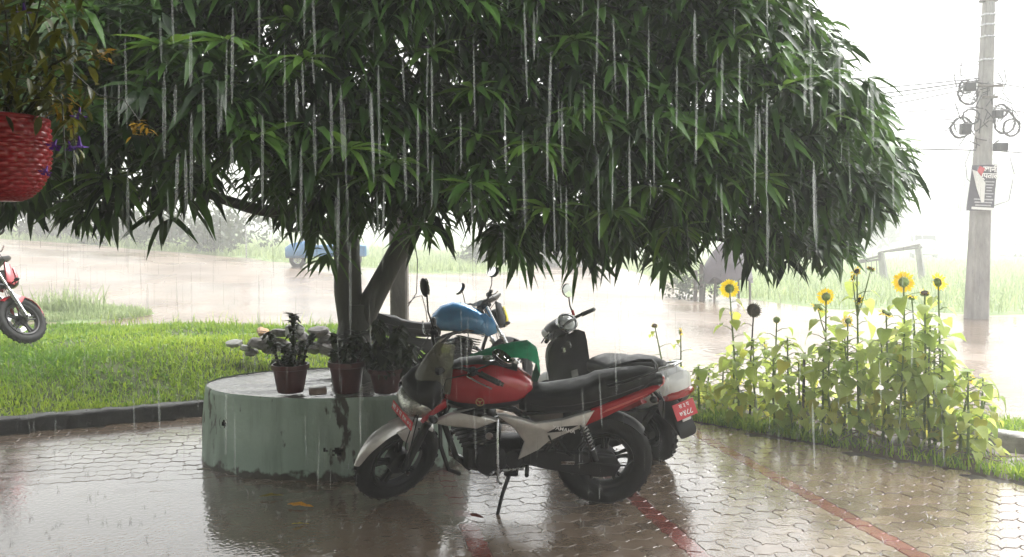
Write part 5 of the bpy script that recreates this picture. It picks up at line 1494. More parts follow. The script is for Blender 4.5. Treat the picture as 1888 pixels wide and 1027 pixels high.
def ring_pts(c, r, tilt_, n=28, wob=.1, turns=1, seed=0):
    r_ = random.Random(seed); out = []
    for i in range(n * turns):
        a = 2 * math.pi * i / n
        k = 1 + wob * math.sin(2 * a + seed) + .06 * r_.uniform(-1, 1)
        out.append((c[0] + r * k * math.cos(a), c[1] + tilt_ * math.sin(a + seed) + .02 * r_.uniform(-1, 1), c[2] + r * k * math.sin(a)))
    return out
for i, (px, py, r, tn) in enumerate(((1772, 235, .20, 3), (1790, 215, .17, 2), (1785, 175, .20, 2), (1780, 160, .12, 2), (1852, 225, .20, 2), (1865, 235, .15, 3), (1845, 205, .13, 2))):
    q = PY(px, py, UP.y - .12) - UP
    c = MB(); c.tube(ring_pts(q, r, .05, 26, .14, tn + 1, i), .017, 5, closed=True); c.build('cable_coil', M_CABLE, pole)
for i in range(48):
    q = PY(rng.uniform(1758, 1872), rng.uniform(140, 260), UP.y - .12) - UP; q2 = q + Vector((rng.uniform(-.3, .3), 0, rng.uniform(-.35, .35)))
    c = MB(); c.tube([q, q.lerp(q2, .5) + Vector((rng.uniform(-.12, .12), -.03, rng.uniform(-.12, .12))), q2], .011, 5); c.build('loose_cable', M_CABLE, pole)
for (px, py, w, h) in ((1845, 271, .26, .17), (1788, 160, .22, .18), (1780, 238, .20, .22), (1840, 210, .18, .16)):
    q = PY(px, py, UP.y - .15) - UP; c = MB(); c.box(q, (w, .12, h), None, .015); c.build('junction_box', M_BLACK, pole)
for pts_ in ([(1800, 250), (1780, 300), (1783, 330), (1800, 345)], [(1830, 380), (1860, 370), (1870, 320), (1862, 290)]):
    c = MB(); c.tube([PY(a, b, UP.y - .2) - UP for a, b in pts_], .006, 5); c.build('hanging_wire', M_CABLE, pole)
# poster
pq = PY(1813, 346, UP.y - .22); pw, ph = 45 / FPX * UP.y, 82 / FPX * UP.y
poster = thing('poster', 'torn dark poster with white lettering tied to the utility pole', 'poster', pq, (0, R(2), 0))
m = MB(); rr = []
for i in range(9):
    v = -1 + 2 * i / 8; hw = pw / 2 * (1.06 - .06 * v)
    row = [(u * hw, .02 * math.sin(3 * u + 2 * v) + .03 * u * u, v * ph / 2 + .015 * u) for u in np.linspace(-1, 1, 9)]
    rr.append(row + [(x, y + .006, z) for x, y, z in row[::-1]])
m.loft(rr); m.build('sheet', mat('faded_dark_print', (.055, .05, .075), .5, var=.25, scale=3), poster)
TF = Matrix(((1, 0, 0, 0), (0, 0, -1, 0), (0, 1, 0, 0), (0, 0, 0, 1)))
text_mesh('खानी', .155, M_LETTER, Matrix.Translation((.10, -.035, ph * .40)) @ TF, 'lettering', poster, .002, .004)
text_mesh('स्पताल', .145, M_LETTER, Matrix.Translation((.07, -.035, ph * .26)) @ TF, 'lettering', poster, .002, .004)
for k in range(9):
    l = MB(); w = rng.uniform(.10, .2) if k < 6 else rng.uniform(.3, .42)
    l.box((.10 if k < 6 else .0, -.032, ph * (.13 - .065 * k)), (w, .004, .022 if k < 6 else .028)); l.build('text_line', mat('faded_print', (.42, .42, .45), .5, var=.2), poster)
for (cx_, cz_, w, h, rot, mm) in ((-.10, .36, .12, .16, .4, M_REDP), (-.13, .22, .10, .15, -.2, M_REDP), (0, -.46, .46, .05, .02, M_WHITE)):
    l = MB(); l.box((0, 0, 0), (w, .004, h), Matrix.Translation((cx_, -.036, ph * cz_)) @ Matrix.Rotation(rot, 4, 'Y'), 0); l.build('printed_patch', mm, poster)
l = MB(); l.add([(-.27, -.05, ph * .38), (-.20, -.10, ph * .34), (-.02, -.09, ph * .10), (0, -.06, -.32 * ph), (-.05, -.055, -.33 * ph), (-.16, -.05, -.02)], [(0, 1, 5), (1, 2, 5), (2, 3, 4, 5)]); l.add([(-.27, -.044, ph * .38), (-.20, -.094, ph * .34), (-.02, -.084, ph * .10), (0, -.054, -.32 * ph), (-.05, -.049, -.33 * ph), (-.16, -.044, -.02)], [(0, 5, 1), (1, 5, 2), (2, 5, 4, 3)]); l.build('torn_flap', M_WHITE, poster)
# overhead lines
def wire(label, p0, p1, sag, r=.012):
    p0, p1 = Vector(p0), Vector(p1)
    m = MB(); m.tube([p0.lerp(p1, t) - p0 - Vector((0, 0, sag * 4 * t * (1 - t))) for t in np.linspace(0, 1, 20)], r, 5)
    o = m.build('overhead_cable', M_CABLE); o.location = p0; return tag(o, label, 'cable', 'overhead cables at the utility pole')
def at_pole(py): q = PY(1815, py, UP.y); return (q.x, q.y, q.z)
for (py, lx, ly, lY, sag, r, lab) in ((146, 1250, 190, 17, .15, .015, 'thick upper cable bundle running from the pole behind the tree'), (150, 1250, 196, 17.5, .2, .012, 'cable hanging just under the thick upper bundle'), (138, 1250, 118, 20, .1, .008, 'thin topmost cable left of the utility pole'), (196, 1250, 208, 16, .1, .010, 'single cable crossing halfway down the pole'), (277, 1250, 252, 16, .05, .014, 'lowest cable crossing just above the poster'), (156, 1250, 205, 18, .3, .012, 'slack cable sagging below the upper bundle behind the tree'), (118, 1250, 130, 22, .1, .009, 'faint thin cable near the top clamps of the pole'), (143, 1250, 170, 17.2, .12, .013, 'second strand of the thick upper cable bundle')):
    wire(lab, at_pole(py), PY(lx, ly, lY), sag, r)
for (py, rx_, ry_, rY, sag, lab) in ((150, 2300, 190, 14, .1, 'upper cable leaving the pole towards the picture edge'), (196, 2300, 235, 14, .1, 'middle cable leaving the pole towards the picture edge'), (276, 2300, 300, 14, .05, 'low cable leaving the pole towards the picture edge')):
    wire(lab, at_pole(py), PY(rx_, ry_, rY), sag, .011)
# short old post behind the tree
ob_ = PY(737, 588, 9.4)
post = thing('concrete_post', 'old square concrete post behind the forked mango trunk', 'post', (ob_.x, ob_.y, 0))
s = MB(); s.box((0, 0, 1.05), (.21, .20, 2.3), None, .02); s.build('shaft', M_CONC_D, post)
s = MB(); s.box((.002, -.002, 1.62), (.222, .212, .5), None, .02); s.build('pale_band', M_CONC, post)
s = MB(); s.tube([PY(752, 560, 9.3) - post.location, PY(765, 548, 9.3) - post.location, PY(778, 545, 9.3) - post.location, PY(786, 575, 9.3) - post.location, PY(789, 605, 9.3) - post.location], .006, 5); s.build('loose_wire', M_CABLE, post)
s = MB(); s.tube([PY(752, 565, 9.3) - post.location, PY(768, 540, 9.3) - post.location, PY(770, 480, 9.3) - post.location, PY(763, 440, 9.3) - post.location], .006, 5); s.build('loose_wire', M_CABLE, post)

# ------------------------------------------------------------------ far things in the rain
# leaning frame of old posts
fb = P(1695, 516); fr_ = thing('broken_frame', 'leaning grey frame of old posts and rails in the field', 'frame', (fb.x, fb.y, 0))
def rel(px, py, Y): return PY(px, py, Y) - Vector((fb.x, fb.y, 0))
for a, b, w in (((1703, 520), (1692, 452), .16), ((1632, 515), (1624, 465), .17)):
    m = MB(); m.tube([rel(*a, fb.y) - Vector((0, 0, .15)), rel(*b, fb.y)], [w, w * .75], 4); m.build('leaning_post', M_CONC, fr_)
for a, b in (((1620, 466), (1696, 451)), ((1640, 463), (1700, 456)), ((1580, 482), (1622, 472)), ((1578, 485), (1622, 478))):
    m = MB(); m.tube([rel(*a, fb.y - .05), rel(*b, fb.y - .05)], .045, 6); m.build('rail', M_CONC_D, fr_)
for px in (1596, 1606, 1616):
    m = MB(); m.tube([rel(px, 480, fb.y), rel(px + 1, 505, fb.y)], .02, 5); m.build('thin_bar', M_CONC_D, fr_)
# cart under a tarpaulin
cb_ = P(1340, 552); cart = thing('covered_cart', 'cart under a grey purple tarpaulin on the grassy road corner', 'cart', (cb_.x, cb_.y, 0), (0, 0, .2))
M_TARP = mat('grey_tarpaulin', (.075, .062, .078), .45, var=.3, scale=3, bump=.4, bscale=9)
rr = []
for i, (z, w, d) in enumerate(((.52, .72, .50), (.75, .66, .46), (1.0, .56, .38), (1.25, .42, .27), (1.45, .22, .14), (1.50, .06, .05))):
    rr.append([(w * math.cos(a) * (1 + .06 * math.sin(5 * a + i)), d * math.sin(a) * (1 + .05 * math.sin(4 * a + i)), z - (.10 * math.sin(6 * a) if i == 0 else 0)) for a in np.linspace(0, 2 * math.pi, 28, endpoint=False)])
m = MB(); m.loft(rr); m.build('tarpaulin', M_TARP, cart)
for sx in (-.5, .5):
    for sy in (-.3, .3):
        m = MB(); m.tube([(sx, sy, -.05), (sx * .95, sy, .6)], .03, 6); m.build('leg', M_CONC_D, cart)
m = MB(); m.box((0, 0, .55), (1.1, .7, .05), None, .01); m.build('bed', M_CONC_D, cart)
for k, (dx, h) in enumerate(((-.85, .75), (-.70, .95))):
    m = MB(); m.box((0, 0, h / 2), (.09, .09, h + .1), None, .01); o = m.build('wooden_post', M_CONC_D); o.location = cb_ + Vector((dx, -.1, -.03))
    tag(o, ('short' if k == 0 else 'taller') + ' dark post standing beside the tarpaulin covered cart', 'post')
# blue cargo three-wheeler
bq = PY(610, 494, 27.0); bz = tz(bq.x, bq.y)
tr = thing('cargo_tricycle', 'blue cargo three wheeler on the flooded road beyond the trunk', 'three wheeler', (bq.x, bq.y, bq.z), (0, 0, R(6)))
m = MB(); m.box((.35, 0, .62), (1.9, 1.1, .42), None, .04); m.build('cargo_box', M_BLUE, tr)
m = MB(); m.loft([sec(-1.5, 0, .60, .42, .16, .25, 4), sec(-1.3, 0, .66, .52, .24, .32, 4), sec(-.75, 0, .70, .54, .30, .36, 4), sec(-.65, 0, .70, .5, .28, .32, 4)]); m.build('cab', M_BLUE, tr)
m = MB(); m.box((-.95, 0, 1.12), (.04, .8, .34), Matrix.Translation((-.95, 0, 1.12)) @ Matrix.Rotation(R(-18), 4, 'Y') @ Matrix.Translation((.95, 0, -1.12)), .01); m.build('windscreen', M_BLACK, tr)
for (wx, wy) in ((-1.15, 0), (.75, -.55), (.75, .55)): wheel('wheel', tr, Vector((wx, wy, .29)), .29, .12, M_STEEL)
# red and white sign on the far verge
sq = PY(452, 388, 30.0); sg_ = thing('roadside_sign', 'small red and white sign board on the far verge', 'sign', (sq.x, sq.y, tz(sq.x, sq.y)))
zc = sq.z - tz(sq.x, sq.y)
m = MB(); m.box((0, 0, zc + .16), (.42, .03, .30), None, .004); m.build('red_board', M_REDP, sg_)
m = MB(); m.box((.03, -.002, zc - .14), (.36, .03, .28), None, .004); m.build('white_board', M_WHITE, sg_)
m = MB(); m.tube([(0, .04, -.1), (0, .04, zc + .3)], .03, 8); m.build('sign_post', M_STEEL, sg_)
# van and car far off
def vehicle(name, label, cat, px, py, Y, L_, Wd, Hh, col, yaw, van):
    q = PY(px, py, Y); th = thing(name, label, cat, (q.x, q.y, q.z), (0, 0, yaw))
    m_ = mat('paint_' + name, col, .25, var=.05, coat=.6)
    m = MB(); m.loft([sec(-L_ / 2, 0, Hh * .45, Wd * .44, Hh * .12, Hh * .2, 5), sec(-L_ / 2 + .12, 0, Hh * .42, Wd * .5, Hh * .16, Hh * .26, 5), sec(0, 0, Hh * .42, Wd * .5, Hh * .17, Hh * .26, 5), sec(L_ / 2 - .2, 0, Hh * .40, Wd * .5, Hh * (.17 if van else .10), Hh * .24, 5), sec(L_ / 2, 0, Hh * .38, Wd * .42, Hh * .08, Hh * .16, 5)]); m.build('body', m_, th)
    x0, x1 = (-L_ / 2 + .1, L_ / 2 - .55) if van else (-L_ * .30, L_ * .16)
    m = MB(); m.loft([sec(x0, 0, Hh * .6, Wd * .45, Hh * .22, .1, 5), sec(x0 + .3, 0, Hh * .62, Wd * .46, Hh * .37, .1, 5), sec(x1, 0, Hh * .62, Wd * .46, Hh * .36, .1, 5), sec(x1 + .45, 0, Hh * .58, Wd * .44, Hh * .08, .1, 5)]); cb = m.build('cabin', m_, th)
    m = MB(); m.box(((x0 + x1) / 2 + .05, 0, Hh * .76), (x1 - x0 - .3, Wd * .945, Hh * .22), None, .03); m.build('side_window', M_BLACK, cb)
    m = MB(); m.box((0, 0, 0), (.03, Wd * .78, Hh * .26), Matrix.Translation((x1 + .27, 0, Hh * .78)) @ Matrix.Rotation(R(-38 if not van else -30), 4, 'Y'), .005); m.build('windscreen', M_BLACK, cb)
    for sx in (-L_ * .31, L_ * .31):
        for sy in (-1, 1): wheel('wheel', th, Vector((sx, sy * (Wd / 2 - .1), .32)), .32, .18, M_STEEL)
    for sy in (-1, 1):
        m = MB(); m.ell((L_ / 2 - .03, sy * Wd * .33, Hh * .40), (.06, .12, .08), 12, 6); m.build('headlight', M_LENS, th)
    return th
vehicle('van', 'white van far off in the mist beyond the broken frame', 'van', 1702, 478, 58, 4.2, 1.75, 2.05, (.62, .62, .62), R(-115), True)
vehicle('car', 'white car far off in the mist at the picture edge', 'car', 1898, 478, 60, 4.2, 1.7, 1.45, (.72, .72, .72), R(175), False)
# walker on the side road
wq = P(1238, 507); person = None
def walker(label, loc, yaw):
    me = bpy.data.meshes.new('person')
    J = [(0, 0, .93), (.02, 0, 1.15), (.03, 0, 1.36), (.04, 0, 1.47), (.05, 0, 1.56), (.05, 0, 1.70),
         (.02, .17, 1.38), (-.10, .20, 1.14), (.05, .20, .92), (.02, -.17, 1.38), (.12, -.20, 1.14), (.28, -.18, .98),
         (.02, .09, .88), (.20, .09, .50), (.12, .09, .10), (.26, .09, .04), (-.02, -.09, .88), (-.12, -.09, .48), (-.36, -.09, .12), (-.28, -.09, .04)]
    E = [(0, 1), (1, 2), (2, 3), (3, 4), (4, 5), (2, 6), (6, 7), (7, 8), (2, 9), (9, 10), (10, 11), (0, 12), (12, 13), (13, 14), (14, 15), (0, 16), (16, 17), (17, 18), (18, 19)]
    Rr = [.13, .13, .15, .06, .085, .08, .06, .045, .035, .06, .045, .035, .085, .06, .042, .035, .085, .06, .042, .035]
    me.from_pydata(J, E, [])
    o = bpy.data.objects.new('person', me); COL.objects.link(o)
    o.modifiers.new('skin', 'SKIN'); sub = o.modifiers.new('sub', 'SUBSURF'); sub.levels = 2; sub.render_levels = 2
    for i, sv in enumerate(me.skin_vertices[0].data):
        sv.radius = (Rr[i], Rr[i]); sv.use_root = (i == 0)
    me.materials.append(mat('skin_tone', (.30, .17, .11), .5, var=.1))
    o.location = loc; o.rotation_euler = (0, 0, yaw)
    tag(o, label, 'person')
    s = MB(); s.loft([[(x * 1.1, y, z) for x, y, z in sec(0, 0, 0, .20, .16, .16, 2, 16)]], cap=False) if False else None
    sh = MB(); rr_ = []
    for z, a, b in ((.80, .17, .21), (.95, .16, .20), (1.15, .155, .20), (1.32, .15, .22), (1.42, .09, .15)):
        rr_.append([(.02 + a * math.cos(t), b * math.sin(t), z) for t in np.linspace(0, 2 * math.pi, 18, endpoint=False)])
    sh.loft(rr_); sh.build('shirt', mat('pale_shirt', (.45, .42, .42), .7, var=.15), o)
    h = MB(); h.ell((.04, 0, 1.72), (.10, .09, .09), 14, 8); h.build('hair', mat('black_hair', (.01, .01, .01), .5), o)
    return o
walker('barelegged person walking along the far side of the flooded road', (wq.x, wq.y, 0), R(160))
# misty trees and shrubs
def far_tree(label, px, py_base, Y, h, r, n, seed, trunk=True, name='tree', cat='tree'):
    q = PY(px, py_base, Y); r_ = np.random.default_rng(seed)
    z0 = tz(q.x, q.y) - .1
    th = thing(name, label, cat, (q.x, q.y, z0))
    if trunk:
        m = MB(); m.tube([(0, 0, 0), (.1 * r, 0, h * .3), (0, 0, h * .6)], [.06 * r + .05, .05 * r + .04, .05], 8); m.build('trunk', M_BARK, th)
    nb = 9
    cen = np.stack([r_.normal(0, r * .42, nb), r_.normal(0, r * .42, nb), h * (.48 + .40 * r_.random(nb)) if trunk else h * (.25 + .5 * r_.random(nb))], -1)
    k = r_.integers(0, nb, n); d = r_.normal(0, 1, (n, 3)); d /= np.linalg.norm(d, axis=1, keepdims=True)
    rad = r * (.34 + .24 * r_.random(nb))[k] * (.55 + .45 * r_.random(n) ** .4)
    c = cen[k] + d * rad[:, None] * np.array([1, 1, .75]); c[:, 2] = np.maximum(c[:, 2], .1)
    s = r * .075 * (.6 + .8 * r_.random(n)); a = r_.normal(0, 1, (n, 3)); a /= np.linalg.norm(a, axis=1, keepdims=True)
    b = np.cross(a, r_.normal(0, 1, (n, 3))); b /= np.linalg.norm(b, axis=1, keepdims=True)
    V = np.stack([c - a * s[:, None], c + b * s[:, None] * .45, c + a * s[:, None], c - b * s[:, None] * .45], 1).reshape(-1, 3)
    F = np.arange(4 * n).reshape(-1, 4)
    link('crown' if trunk else 'foliage', npmesh('crown', V, F, M_GRASS_D, attr=np.repeat(r_.random(n), 4)), th)
    return th
M_GRASS_D = leaf_mat('far_tree_leaf', (.02, .035, .015), (.06, .09, .035), rough=.5, transl=.25)
far_tree('tall misty tree behind the utility pole', 1800, 440, 75, 9.5, 4.2, 2600, 1)
far_tree('broad misty tree at the picture edge beyond the car', 1895, 440, 85, 6.5, 5.0, 2600, 2)
far_tree('low misty tree just right of the mango crown', 1590, 440, 70, 4.6, 4.4, 2400, 3)
far_tree('round misty tree between the mango crown and the van', 1655, 440, 95, 4.6, 4.0, 2200, 4)
far_tree('faint misty tree beyond the van', 1735, 440, 100, 4.8, 4.5, 2200, 5)
for i, (px, Y, h, r) in enumerate(((440, 36, 2.4, 2.0), (380, 33, 2.2, 2.2), (300, 35, 1.7, 2.0), (200, 36, 1.6, 2.2), (60, 37, 2.0, 2.4), (900, 38, 1.4, 2.0), (1020, 40, 1.3, 2.0), (1100, 41, 1.6, 1.8))):
    far_tree((ORD[i] + ' low hazy shrub along the far verge, counted from the sign' if px < 500 else ORD[i - 5] + ' low hazy shrub on the far verge above the parked scooter'), px, 440, Y, h, r, 900, 40 + i, False, 'shrub', 'shrub')['group'] = 'shrubs on the far verge' if px < 500 else 'shrubs above the scooter'
far_tree('tuft of scrub at the foot of the covered cart', 1290, 552, 20.0, .8, .8, 700, 61, False, 'shrub', 'shrub')
# ------------------------------------------------------------------ hanging basket on the porch
BK = PY(2, 296, 2.0)
M_WICKER = mat('red_wicker', (.21, .004, .009), .42, var=.2, scale=30, coat=.2)
basket = thing('hanging_basket', 'red woven hanging basket of drooping purple flowers under the eave', 'hanging basket', BK)
ztop, zbot = .108, -.106
prof = [(.110, ztop), (.114, .06), (.114, .03), (.110, -.01), (.100, -.045), (.083, -.075), (.060, -.096), (.038, zbot)]
na_, nr_ = 200, 84
vs, fs = [], []
for j in range(nr_ + 1):
    t = j / nr_ * (len(prof) - 1); i0 = min(int(t), len(prof) - 2); f = t - i0
    r = prof[i0][0] * (1 - f) + prof[i0 + 1][0] * f; z = prof[i0][1] * (1 - f) + prof[i0 + 1][1] * f
    row = j / nr_ * 21
    for i in range(na_):
        a = 2 * math.pi * i / na_
        col_ = a / (2 * math.pi) * 40
        w = abs(math.sin(math.pi * row)) ** .5
        u = .5 + .5 * math.sin(2 * math.pi * (col_ / 2 + .5 * (int(row) % 2)))
        d = .0062 * w * (u ** .7) - .001
        vs.append(((r + d) * math.cos(a), (r + d) * math.sin(a), z))
for j in range(nr_):
    for i in range(na_):
        i2 = (i + 1) % na_
        fs.append((j * na_ + i, (j + 1) * na_ + i, (j + 1) * na_ + i2, j * na_ + i2))
fs.append(tuple(nr_ * na_ + i for i in range(na_)))
m = MB(); m.add(vs, fs); wv_ = m.build('woven_pot', M_WICKER, basket, True, 60)
m = MB(); m.tube([(0.111 * math.cos(a), 0.111 * math.sin(a), ztop) for a in np.linspace(0, 2 * math.pi, 40, endpoint=False)], .005, 8, closed=True); m.build('rim', M_WICKER, wv_)
m = MB(); m.lathe([(0, .095), (.105, .09)], 30); m.build('soil', M_SOIL, basket)
for k in range(3):
    a = 2 * math.pi * k / 3 + .6
    m = MB(); m.tube([(.110 * math.cos(a), .110 * math.sin(a), ztop), (.01 * math.cos(a), .01 * math.sin(a), 2.84 - BK.z - .15)], .0022, 5); m.build('hanging_cord', M_CABLE, basket)
m = MB(); m.tube([(0, 0, 2.84 - BK.z - .16), (0, 0, 2.84 - BK.z - .04), (.02, 0, 2.84 - BK.z), (.0, 0, 2.86 - BK.z)], .004, 6); m.build('hook', M_STEEL, basket)
M_BL = leaf_mat('basket_leaf', (.020, .028, .008), (.13, .14, .02), rough=.4, transl=.3, obj_random=True)
M_BLY = leaf_mat('basket_bud', (.25, .17, .02), (.42, .30, .04), rough=.45, transl=.35, obj_random=True)
M_PURP = mat('purple_petal', (.10, .025, .30), .5, var=.3, scale=30)
def small_blade(m):
    ts = [(0, .0), (.25, .13), (.55, .15), (.8, .09), (1, 0)]
    mb = MB(); vs = []
    for t, w in ts: vs += [(t, -w, -.25 * t * t + w * .3), (t, 0, -.25 * t * t), (t, w, -.25 * t * t + w * .3)]
    mb.add(vs, [(i * 3 + k, i * 3 + k + 1, i * 3 + k + 4, i * 3 + k + 3) for i in range(4) for k in (0, 1)])
    return mb.mesh('leaf', m, True, 70)
BLF, BLY = small_blade(M_BL), small_blade(M_BLY)
def bp_(px, py, Y=None): return PY(px, py, Y or (2.0 + rng.uniform(-.08, .08))) - BK
def put_leaf(me, at, sz, dz=(-1.2, .5)):
    o = link('leaf', me, basket); az = rng.uniform(0, 6.28)
    d = Vector((math.cos(az), math.sin(az), rng.uniform(*dz))).normalized(); y_ = Vector((.1, .2, 1)).cross(d).normalized(); z_ = d.cross(y_)
    o.matrix_local = Matrix.Translation(at) @ Matrix((d, y_, z_)).transposed().to_4x4() @ Matrix.Diagonal((sz, sz, sz, 1))
stems = [[(10, 225), (30, 150), (60, 60), (80, -20)], [(20, 225), (60, 150), (110, 110), (180, 175), (230, 185), (258, 225)], [(5, 225), (20, 120), (10, 20), (-20, -60)], [(30, 225), (90, 170), (130, 200), (140, 280)], [(25, 225), (80, 130), (150, 90), (195, 100)], [(30, 225), (70, 180), (115, 190), (120, 300)], [(10, 222), (40, 110), (30, 10)], [(30, 224), (100, 140), (160, 160), (150, 215)]]
for sidx, s in enumerate(stems):
    pts_ = [bp_(x, y, 2.0 + .03 * math.sin(sidx * 2.2) * k) for k, (x, y) in enumerate(s)]
    m = MB(); m.tube(pts_, [.0035, .003, .0025, .002, .0018, .0015][:len(pts_)], 5); m.build('stem', M_TWIG, basket)
    tot = 34 if sidx != 1 else 18
    for k in range(tot):
        t = rng.random() ** .8 * (len(pts_) - 1); i0 = min(int(t), len(pts_) - 2)
        if sidx == 1 and t > 2.4: continue
        put_leaf(BLF, pts_[i0].lerp(pts_[i0 + 1], t - i0) + Vector((rng.uniform(-.02, .02), rng.uniform(-.03, .03), rng.uniform(-.02, .02))), rng.uniform(.028, .055))
for k in range(150): put_leaf(BLF, bp_(rng.uniform(-60, 110) + rng.uniform(0, 60), rng.uniform(-40, 222), 2.0 + rng.uniform(-.12, .12)), rng.uniform(.04, .075))
for k in range(22): put_leaf(BLY, bp_(250 + rng.uniform(-8, 30), 232 + rng.uniform(-10, 20), 2.0), rng.uniform(.018, .03), (-.8, .3))
for k in range(16): put_leaf(BLY, bp_(188 + rng.uniform(-14, 14), 100 + rng.uniform(-10, 16), 2.0), rng.uniform(.02, .03), (-.4, .6))
for k in range(26): put_leaf(BLY, bp_(118 + rng.uniform(-24, 20), 195 + rng.uniform(-35, 50), 2.0), rng.uniform(.02, .035), (-1.5, 0))
for (px, py, s) in ((146, 213, 1.0), (147, 268, 1.1), (100, 268, .9), (84, 316, .8), (130, 272, .8), (45, 20, .9)):
    at = bp_(px, py, 1.98)
    f = MB(); Q = Matrix.Translation(at) @ Matrix.Rotation(math.pi + rng.uniform(-.6, .6), 4, 'X') @ Matrix.Diagonal((s, s, s, 1))
    f.tube([(0, 0, -.022), (0, 0, -.008), (0, 0, .002)], [.002, .004, .007], 8, Q)
    for k in range(5):
        a = 2 * math.pi * k / 5
        f.add([(.005 * math.cos(a), .005 * math.sin(a), 0), (.016 * math.cos(a - .5), .016 * math.sin(a - .5), .006), (.023 * math.cos(a), .023 * math.sin(a), .004), (.016 * math.cos(a + .5), .016 * math.sin(a + .5), .006)], [(0, 1, 2, 3)], Q)
    f.build('flower', M_PURP, basket)

# ------------------------------------------------------------------ porch the picture is taken from
M_PLASTER = mat('cream_plaster', (.42, .38, .32), .8, var=.12, scale=3, bump=.3, bscale=60)
house = thing('house', 'unseen house front with porch roof, shaped to shade the tree and yard', 'house', (0, -1.8, 0))  # out of view; wall and width shaped to shade the tree front
m = MB(); m.box((-3.4, -.12, 1.5), (9.6, .24, 3.0), None, 0); m.build('wall', M_PLASTER, house, False)
m = MB(); m.box((-3.4, 2.0, 2.93), (9.8, 4.5, .14), None, .02); m.build('porch_roof', mat('roof_concrete', (.2, .19, .18), .7, var=.3, scale=4), house, False)
m = MB(); m.box((-3.4, 1.7, -.02), (9.6, 3.4, .12), None, .01); m.build('porch_floor', M_CONC, house, False)
for x in (-6.5, 1.15):
    m = MB(); m.box((x, 1.0, 1.45), (.3, .3, 2.86), None, .02); m.build('column', M_PLASTER, house, False)
m = MB(); m.box((-.2, .03, 1.05), (1.0, .06, 2.1), None, .01); d_ = m.build('door', mat('brown_door', (.12, .06, .03), .5, var=.3, scale=6), house, False)
m = MB(); m.tube([(-.58, .08, 1.0), (-.58, .12, 1.0), (-.48, .12, 1.0)], .012, 8); m.build('handle', M_STEEL, d_)
for x in (-3.0, -6.0):
    m = MB(); m.box((x, .02, 1.5), (1.4, .08, 1.3), None, .01); w_ = m.build('window', M_WHITE, house, False)
    for sx in (-.33, .33):
        m = MB(); m.box((x + sx, .065, 1.5), (.56, .02, 1.14), None, 0); m.build('pane', M_BLACK, w_, False)

# ------------------------------------------------------------------ falling water
def water_mat(name, k, col):
    m = bpy.data.materials.new(name); m.use_nodes = True
    nt = m.node_tree; N, L = nt.nodes, nt.links; b = N['Principled BSDF']
    b.inputs['Base Color'].default_value = (*col, 1); b.inputs['Roughness'].default_value = .15; b.inputs['Transmission Weight'].default_value = .0
    tr = N.new('ShaderNodeBsdfTranslucent'); tr.inputs['Color'].default_value = (*col, 1)
    m1 = N.new('ShaderNodeMixShader'); m1.inputs[0].default_value = .6
    tp = N.new('ShaderNodeBsdfTransparent'); m2 = N.new('ShaderNodeMixShader')
    tc = N.new('ShaderNodeTexCoord'); nz = N.new('ShaderNodeTexNoise'); nz.inputs['Scale'].default_value = 9
    L.new(tc.outputs['Object'], nz.inputs['Vector'])
    mr = N.new('ShaderNodeMapRange'); mr.inputs['From Min'].default_value = .3; mr.inputs['From Max'].default_value = .7; mr.inputs['To Min'].default_value = k * .55; mr.inputs['To Max'].default_value = k * 1.3
    L.new(nz.outputs['Fac'], mr.inputs['Value']); L.new(mr.outputs[0], m2.inputs[0])
    L.new(b.outputs[0], m1.inputs[1]); L.new(tr.outputs[0], m1.inputs[2]); L.new(tp.outputs[0], m2.inputs[1]); L.new(m1.outputs[0], m2.inputs[2])
    L.new(m2.outputs[0], N['Material Output'].inputs['Surface'])
    return m
M_DRIP = water_mat('aerated_water', .105, (.85, .88, .88))
M_RAIN = water_mat('rain_water', .12, (.85, .88, .88))
M_SPLASH = water_mat('splash_water', .2, (.85, .86, .86))
drip = MB()
def strand(px, py0, py1, Y, r):
    a, b = PY(px, py0, Y), PY(px + rng.uniform(-3, 6), py1, Y)
    n = 6; pts_ = [a.lerp(b, i / (n - 1)) for i in range(n)]
    rs = [r * .2] + [r * rng.uniform(.8, 1.05) for _ in range(n - 2)] + [r * .25]
    drip.tube(pts_, rs, 6)
cols = [60, 80, 125, 140, 190, 220, 235, 300, 315, 345, 352, 375, 420, 425, 525, 545, 560, 580, 605, 625, 640, 680, 690, 740, 775, 790, 800, 850, 870, 930, 990, 1005, 1020, 1040, 1095, 1098, 1130, 1160, 1185, 1200, 1250, 1280, 1400, 1405, 1410, 1480, 1485, 1545, 1500, 1610, 1690, 700, 480, 960, 1330, 1370]
for px in cols:
    y = rng.uniform(-60, 220)
    for k in range(rng.choice([1, 1, 2, 2, 3])):
        l = rng.uniform(70, 190)
        if y + l > 640: break
        strand(px + rng.uniform(-7, 7) + k * 3, y, y + l, 2.36 + rng.uniform(-.05, .08), rng.uniform(.0026, .0054))
        y += l + rng.uniform(10, 120)
for k in range(95):
    px = rng.uniform(0, 1750); y = rng.uniform(100, 800); l = rng.uniform(50, 140)
    strand(px, y, y + l, rng.uniform(2.6, 4.0), rng.uniform(.0022, .0045))
tag(drip.build('eave_drips', M_DRIP), 'white threads of water dripping from the porch eave', 'rain', kind='stuff')
n = 8000
Yr = nrng.uniform(2.8, 15, n) ; pxr = nrng.uniform(-100, 1990, n); pyr = nrng.uniform(-60, 1000, n)
c, s_ = math.cos(PITCH), math.sin(PITCH)
dx = (pxr - W0 / 2) / FPX; dy = -(pyr - H0 / 2) / FPX; dd = c + dy * s_; t = Yr / dd
X_ = dx * t; Z_ = CAM_H + (-s_ + dy * c) * t
ok = Z_ > .2; X_, Yr, Z_ = X_[ok], Yr[ok], Z_[ok]; n = len(X_)
ln = nrng.uniform(.05, .15, n); rr_ = nrng.uniform(.0008, .0018, n)
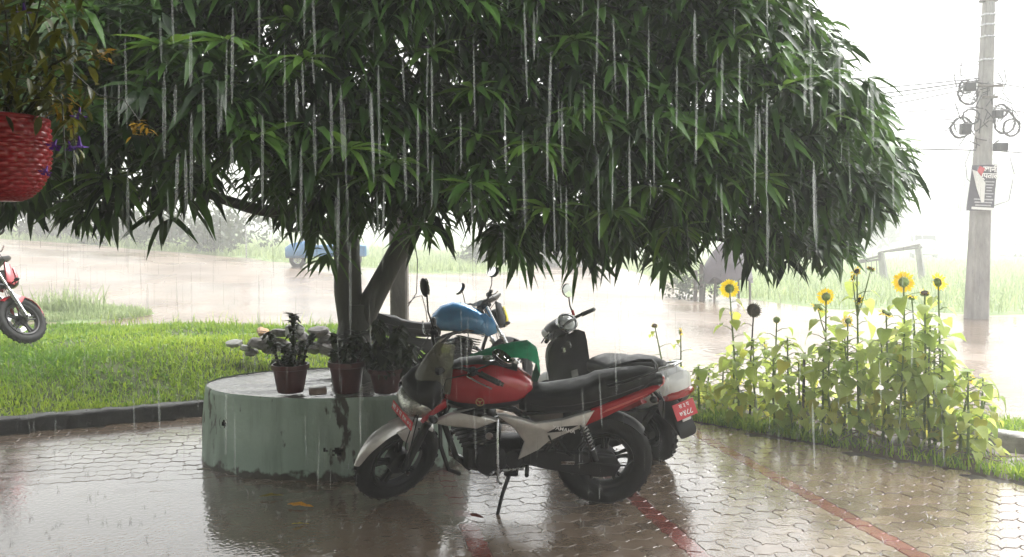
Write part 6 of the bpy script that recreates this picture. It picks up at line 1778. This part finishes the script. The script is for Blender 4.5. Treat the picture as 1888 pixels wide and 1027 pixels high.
V = np.zeros((n, 6, 3))
for k in range(3):
    a = 2 * math.pi * k / 3
    V[:, k] = np.stack([X_ + rr_ * math.cos(a), Yr + rr_ * math.sin(a), Z_], -1)
    V[:, 3 + k] = np.stack([X_ + rr_ * .5 * math.cos(a) + ln * .02, Yr + rr_ * .5 * math.sin(a), Z_ + ln], -1)
o_ = np.arange(n)[:, None] * 6
F = np.concatenate([o_ + np.array([[k, (k + 1) % 3, 3 + (k + 1) % 3, 3 + k]]) for k in range(3)])
link('rain', npmesh('rain', V.reshape(-1, 3), F, M_RAIN, smooth=True), label='fine slanting rain falling through the yard', category='rain', kind='stuff')
sp = MB()
for k in range(330):
    y = 3.9 + 3.6 * rng.random() ** 1.3; x = rng.uniform(-.72, .72) * y
    if y > yard_edge(x) - .15 or in_planter(x, y, .05): continue
    s = rng.uniform(.5, 1.3)
    for q in range(rng.randint(3, 7)):
        a = rng.uniform(0, 6.28); r0 = .008 * s; h = rng.uniform(.008, .032) * s
        sp.tube([(x + r0 * math.cos(a), y + r0 * math.sin(a), 0), (x + 1.6 * r0 * math.cos(a), y + 1.6 * r0 * math.sin(a), h * .7), (x + 2.2 * r0 * math.cos(a), y + 2.2 * r0 * math.sin(a), h)], [.0022, .0014, .0016], 4)
tag(sp.build('splashes', M_SPLASH), 'small splash crowns where rain hits the pavers', 'rain', kind='stuff')
# ------------------------------------------------------------------ rain mist
hz = MB(); hz.box((0, 130, 8.5), (560, 360, 20.0))
M_HAZE = bpy.data.materials.new('rain_haze'); M_HAZE.use_nodes = True
nt = M_HAZE.node_tree; nt.nodes.clear()
pv = nt.nodes.new('ShaderNodeVolumePrincipled'); ou = nt.nodes.new('ShaderNodeOutputMaterial')
pv.inputs['Color'].default_value = (.96, .965, .97, 1); pv.inputs['Density'].default_value = .010; pv.inputs['Anisotropy'].default_value = .2
nt.links.new(pv.outputs[0], ou.inputs['Volume'])
tag(hz.build('haze', M_HAZE, smooth=False), 'pale rain haze filling the air over the whole place', 'haze', kind='stuff')
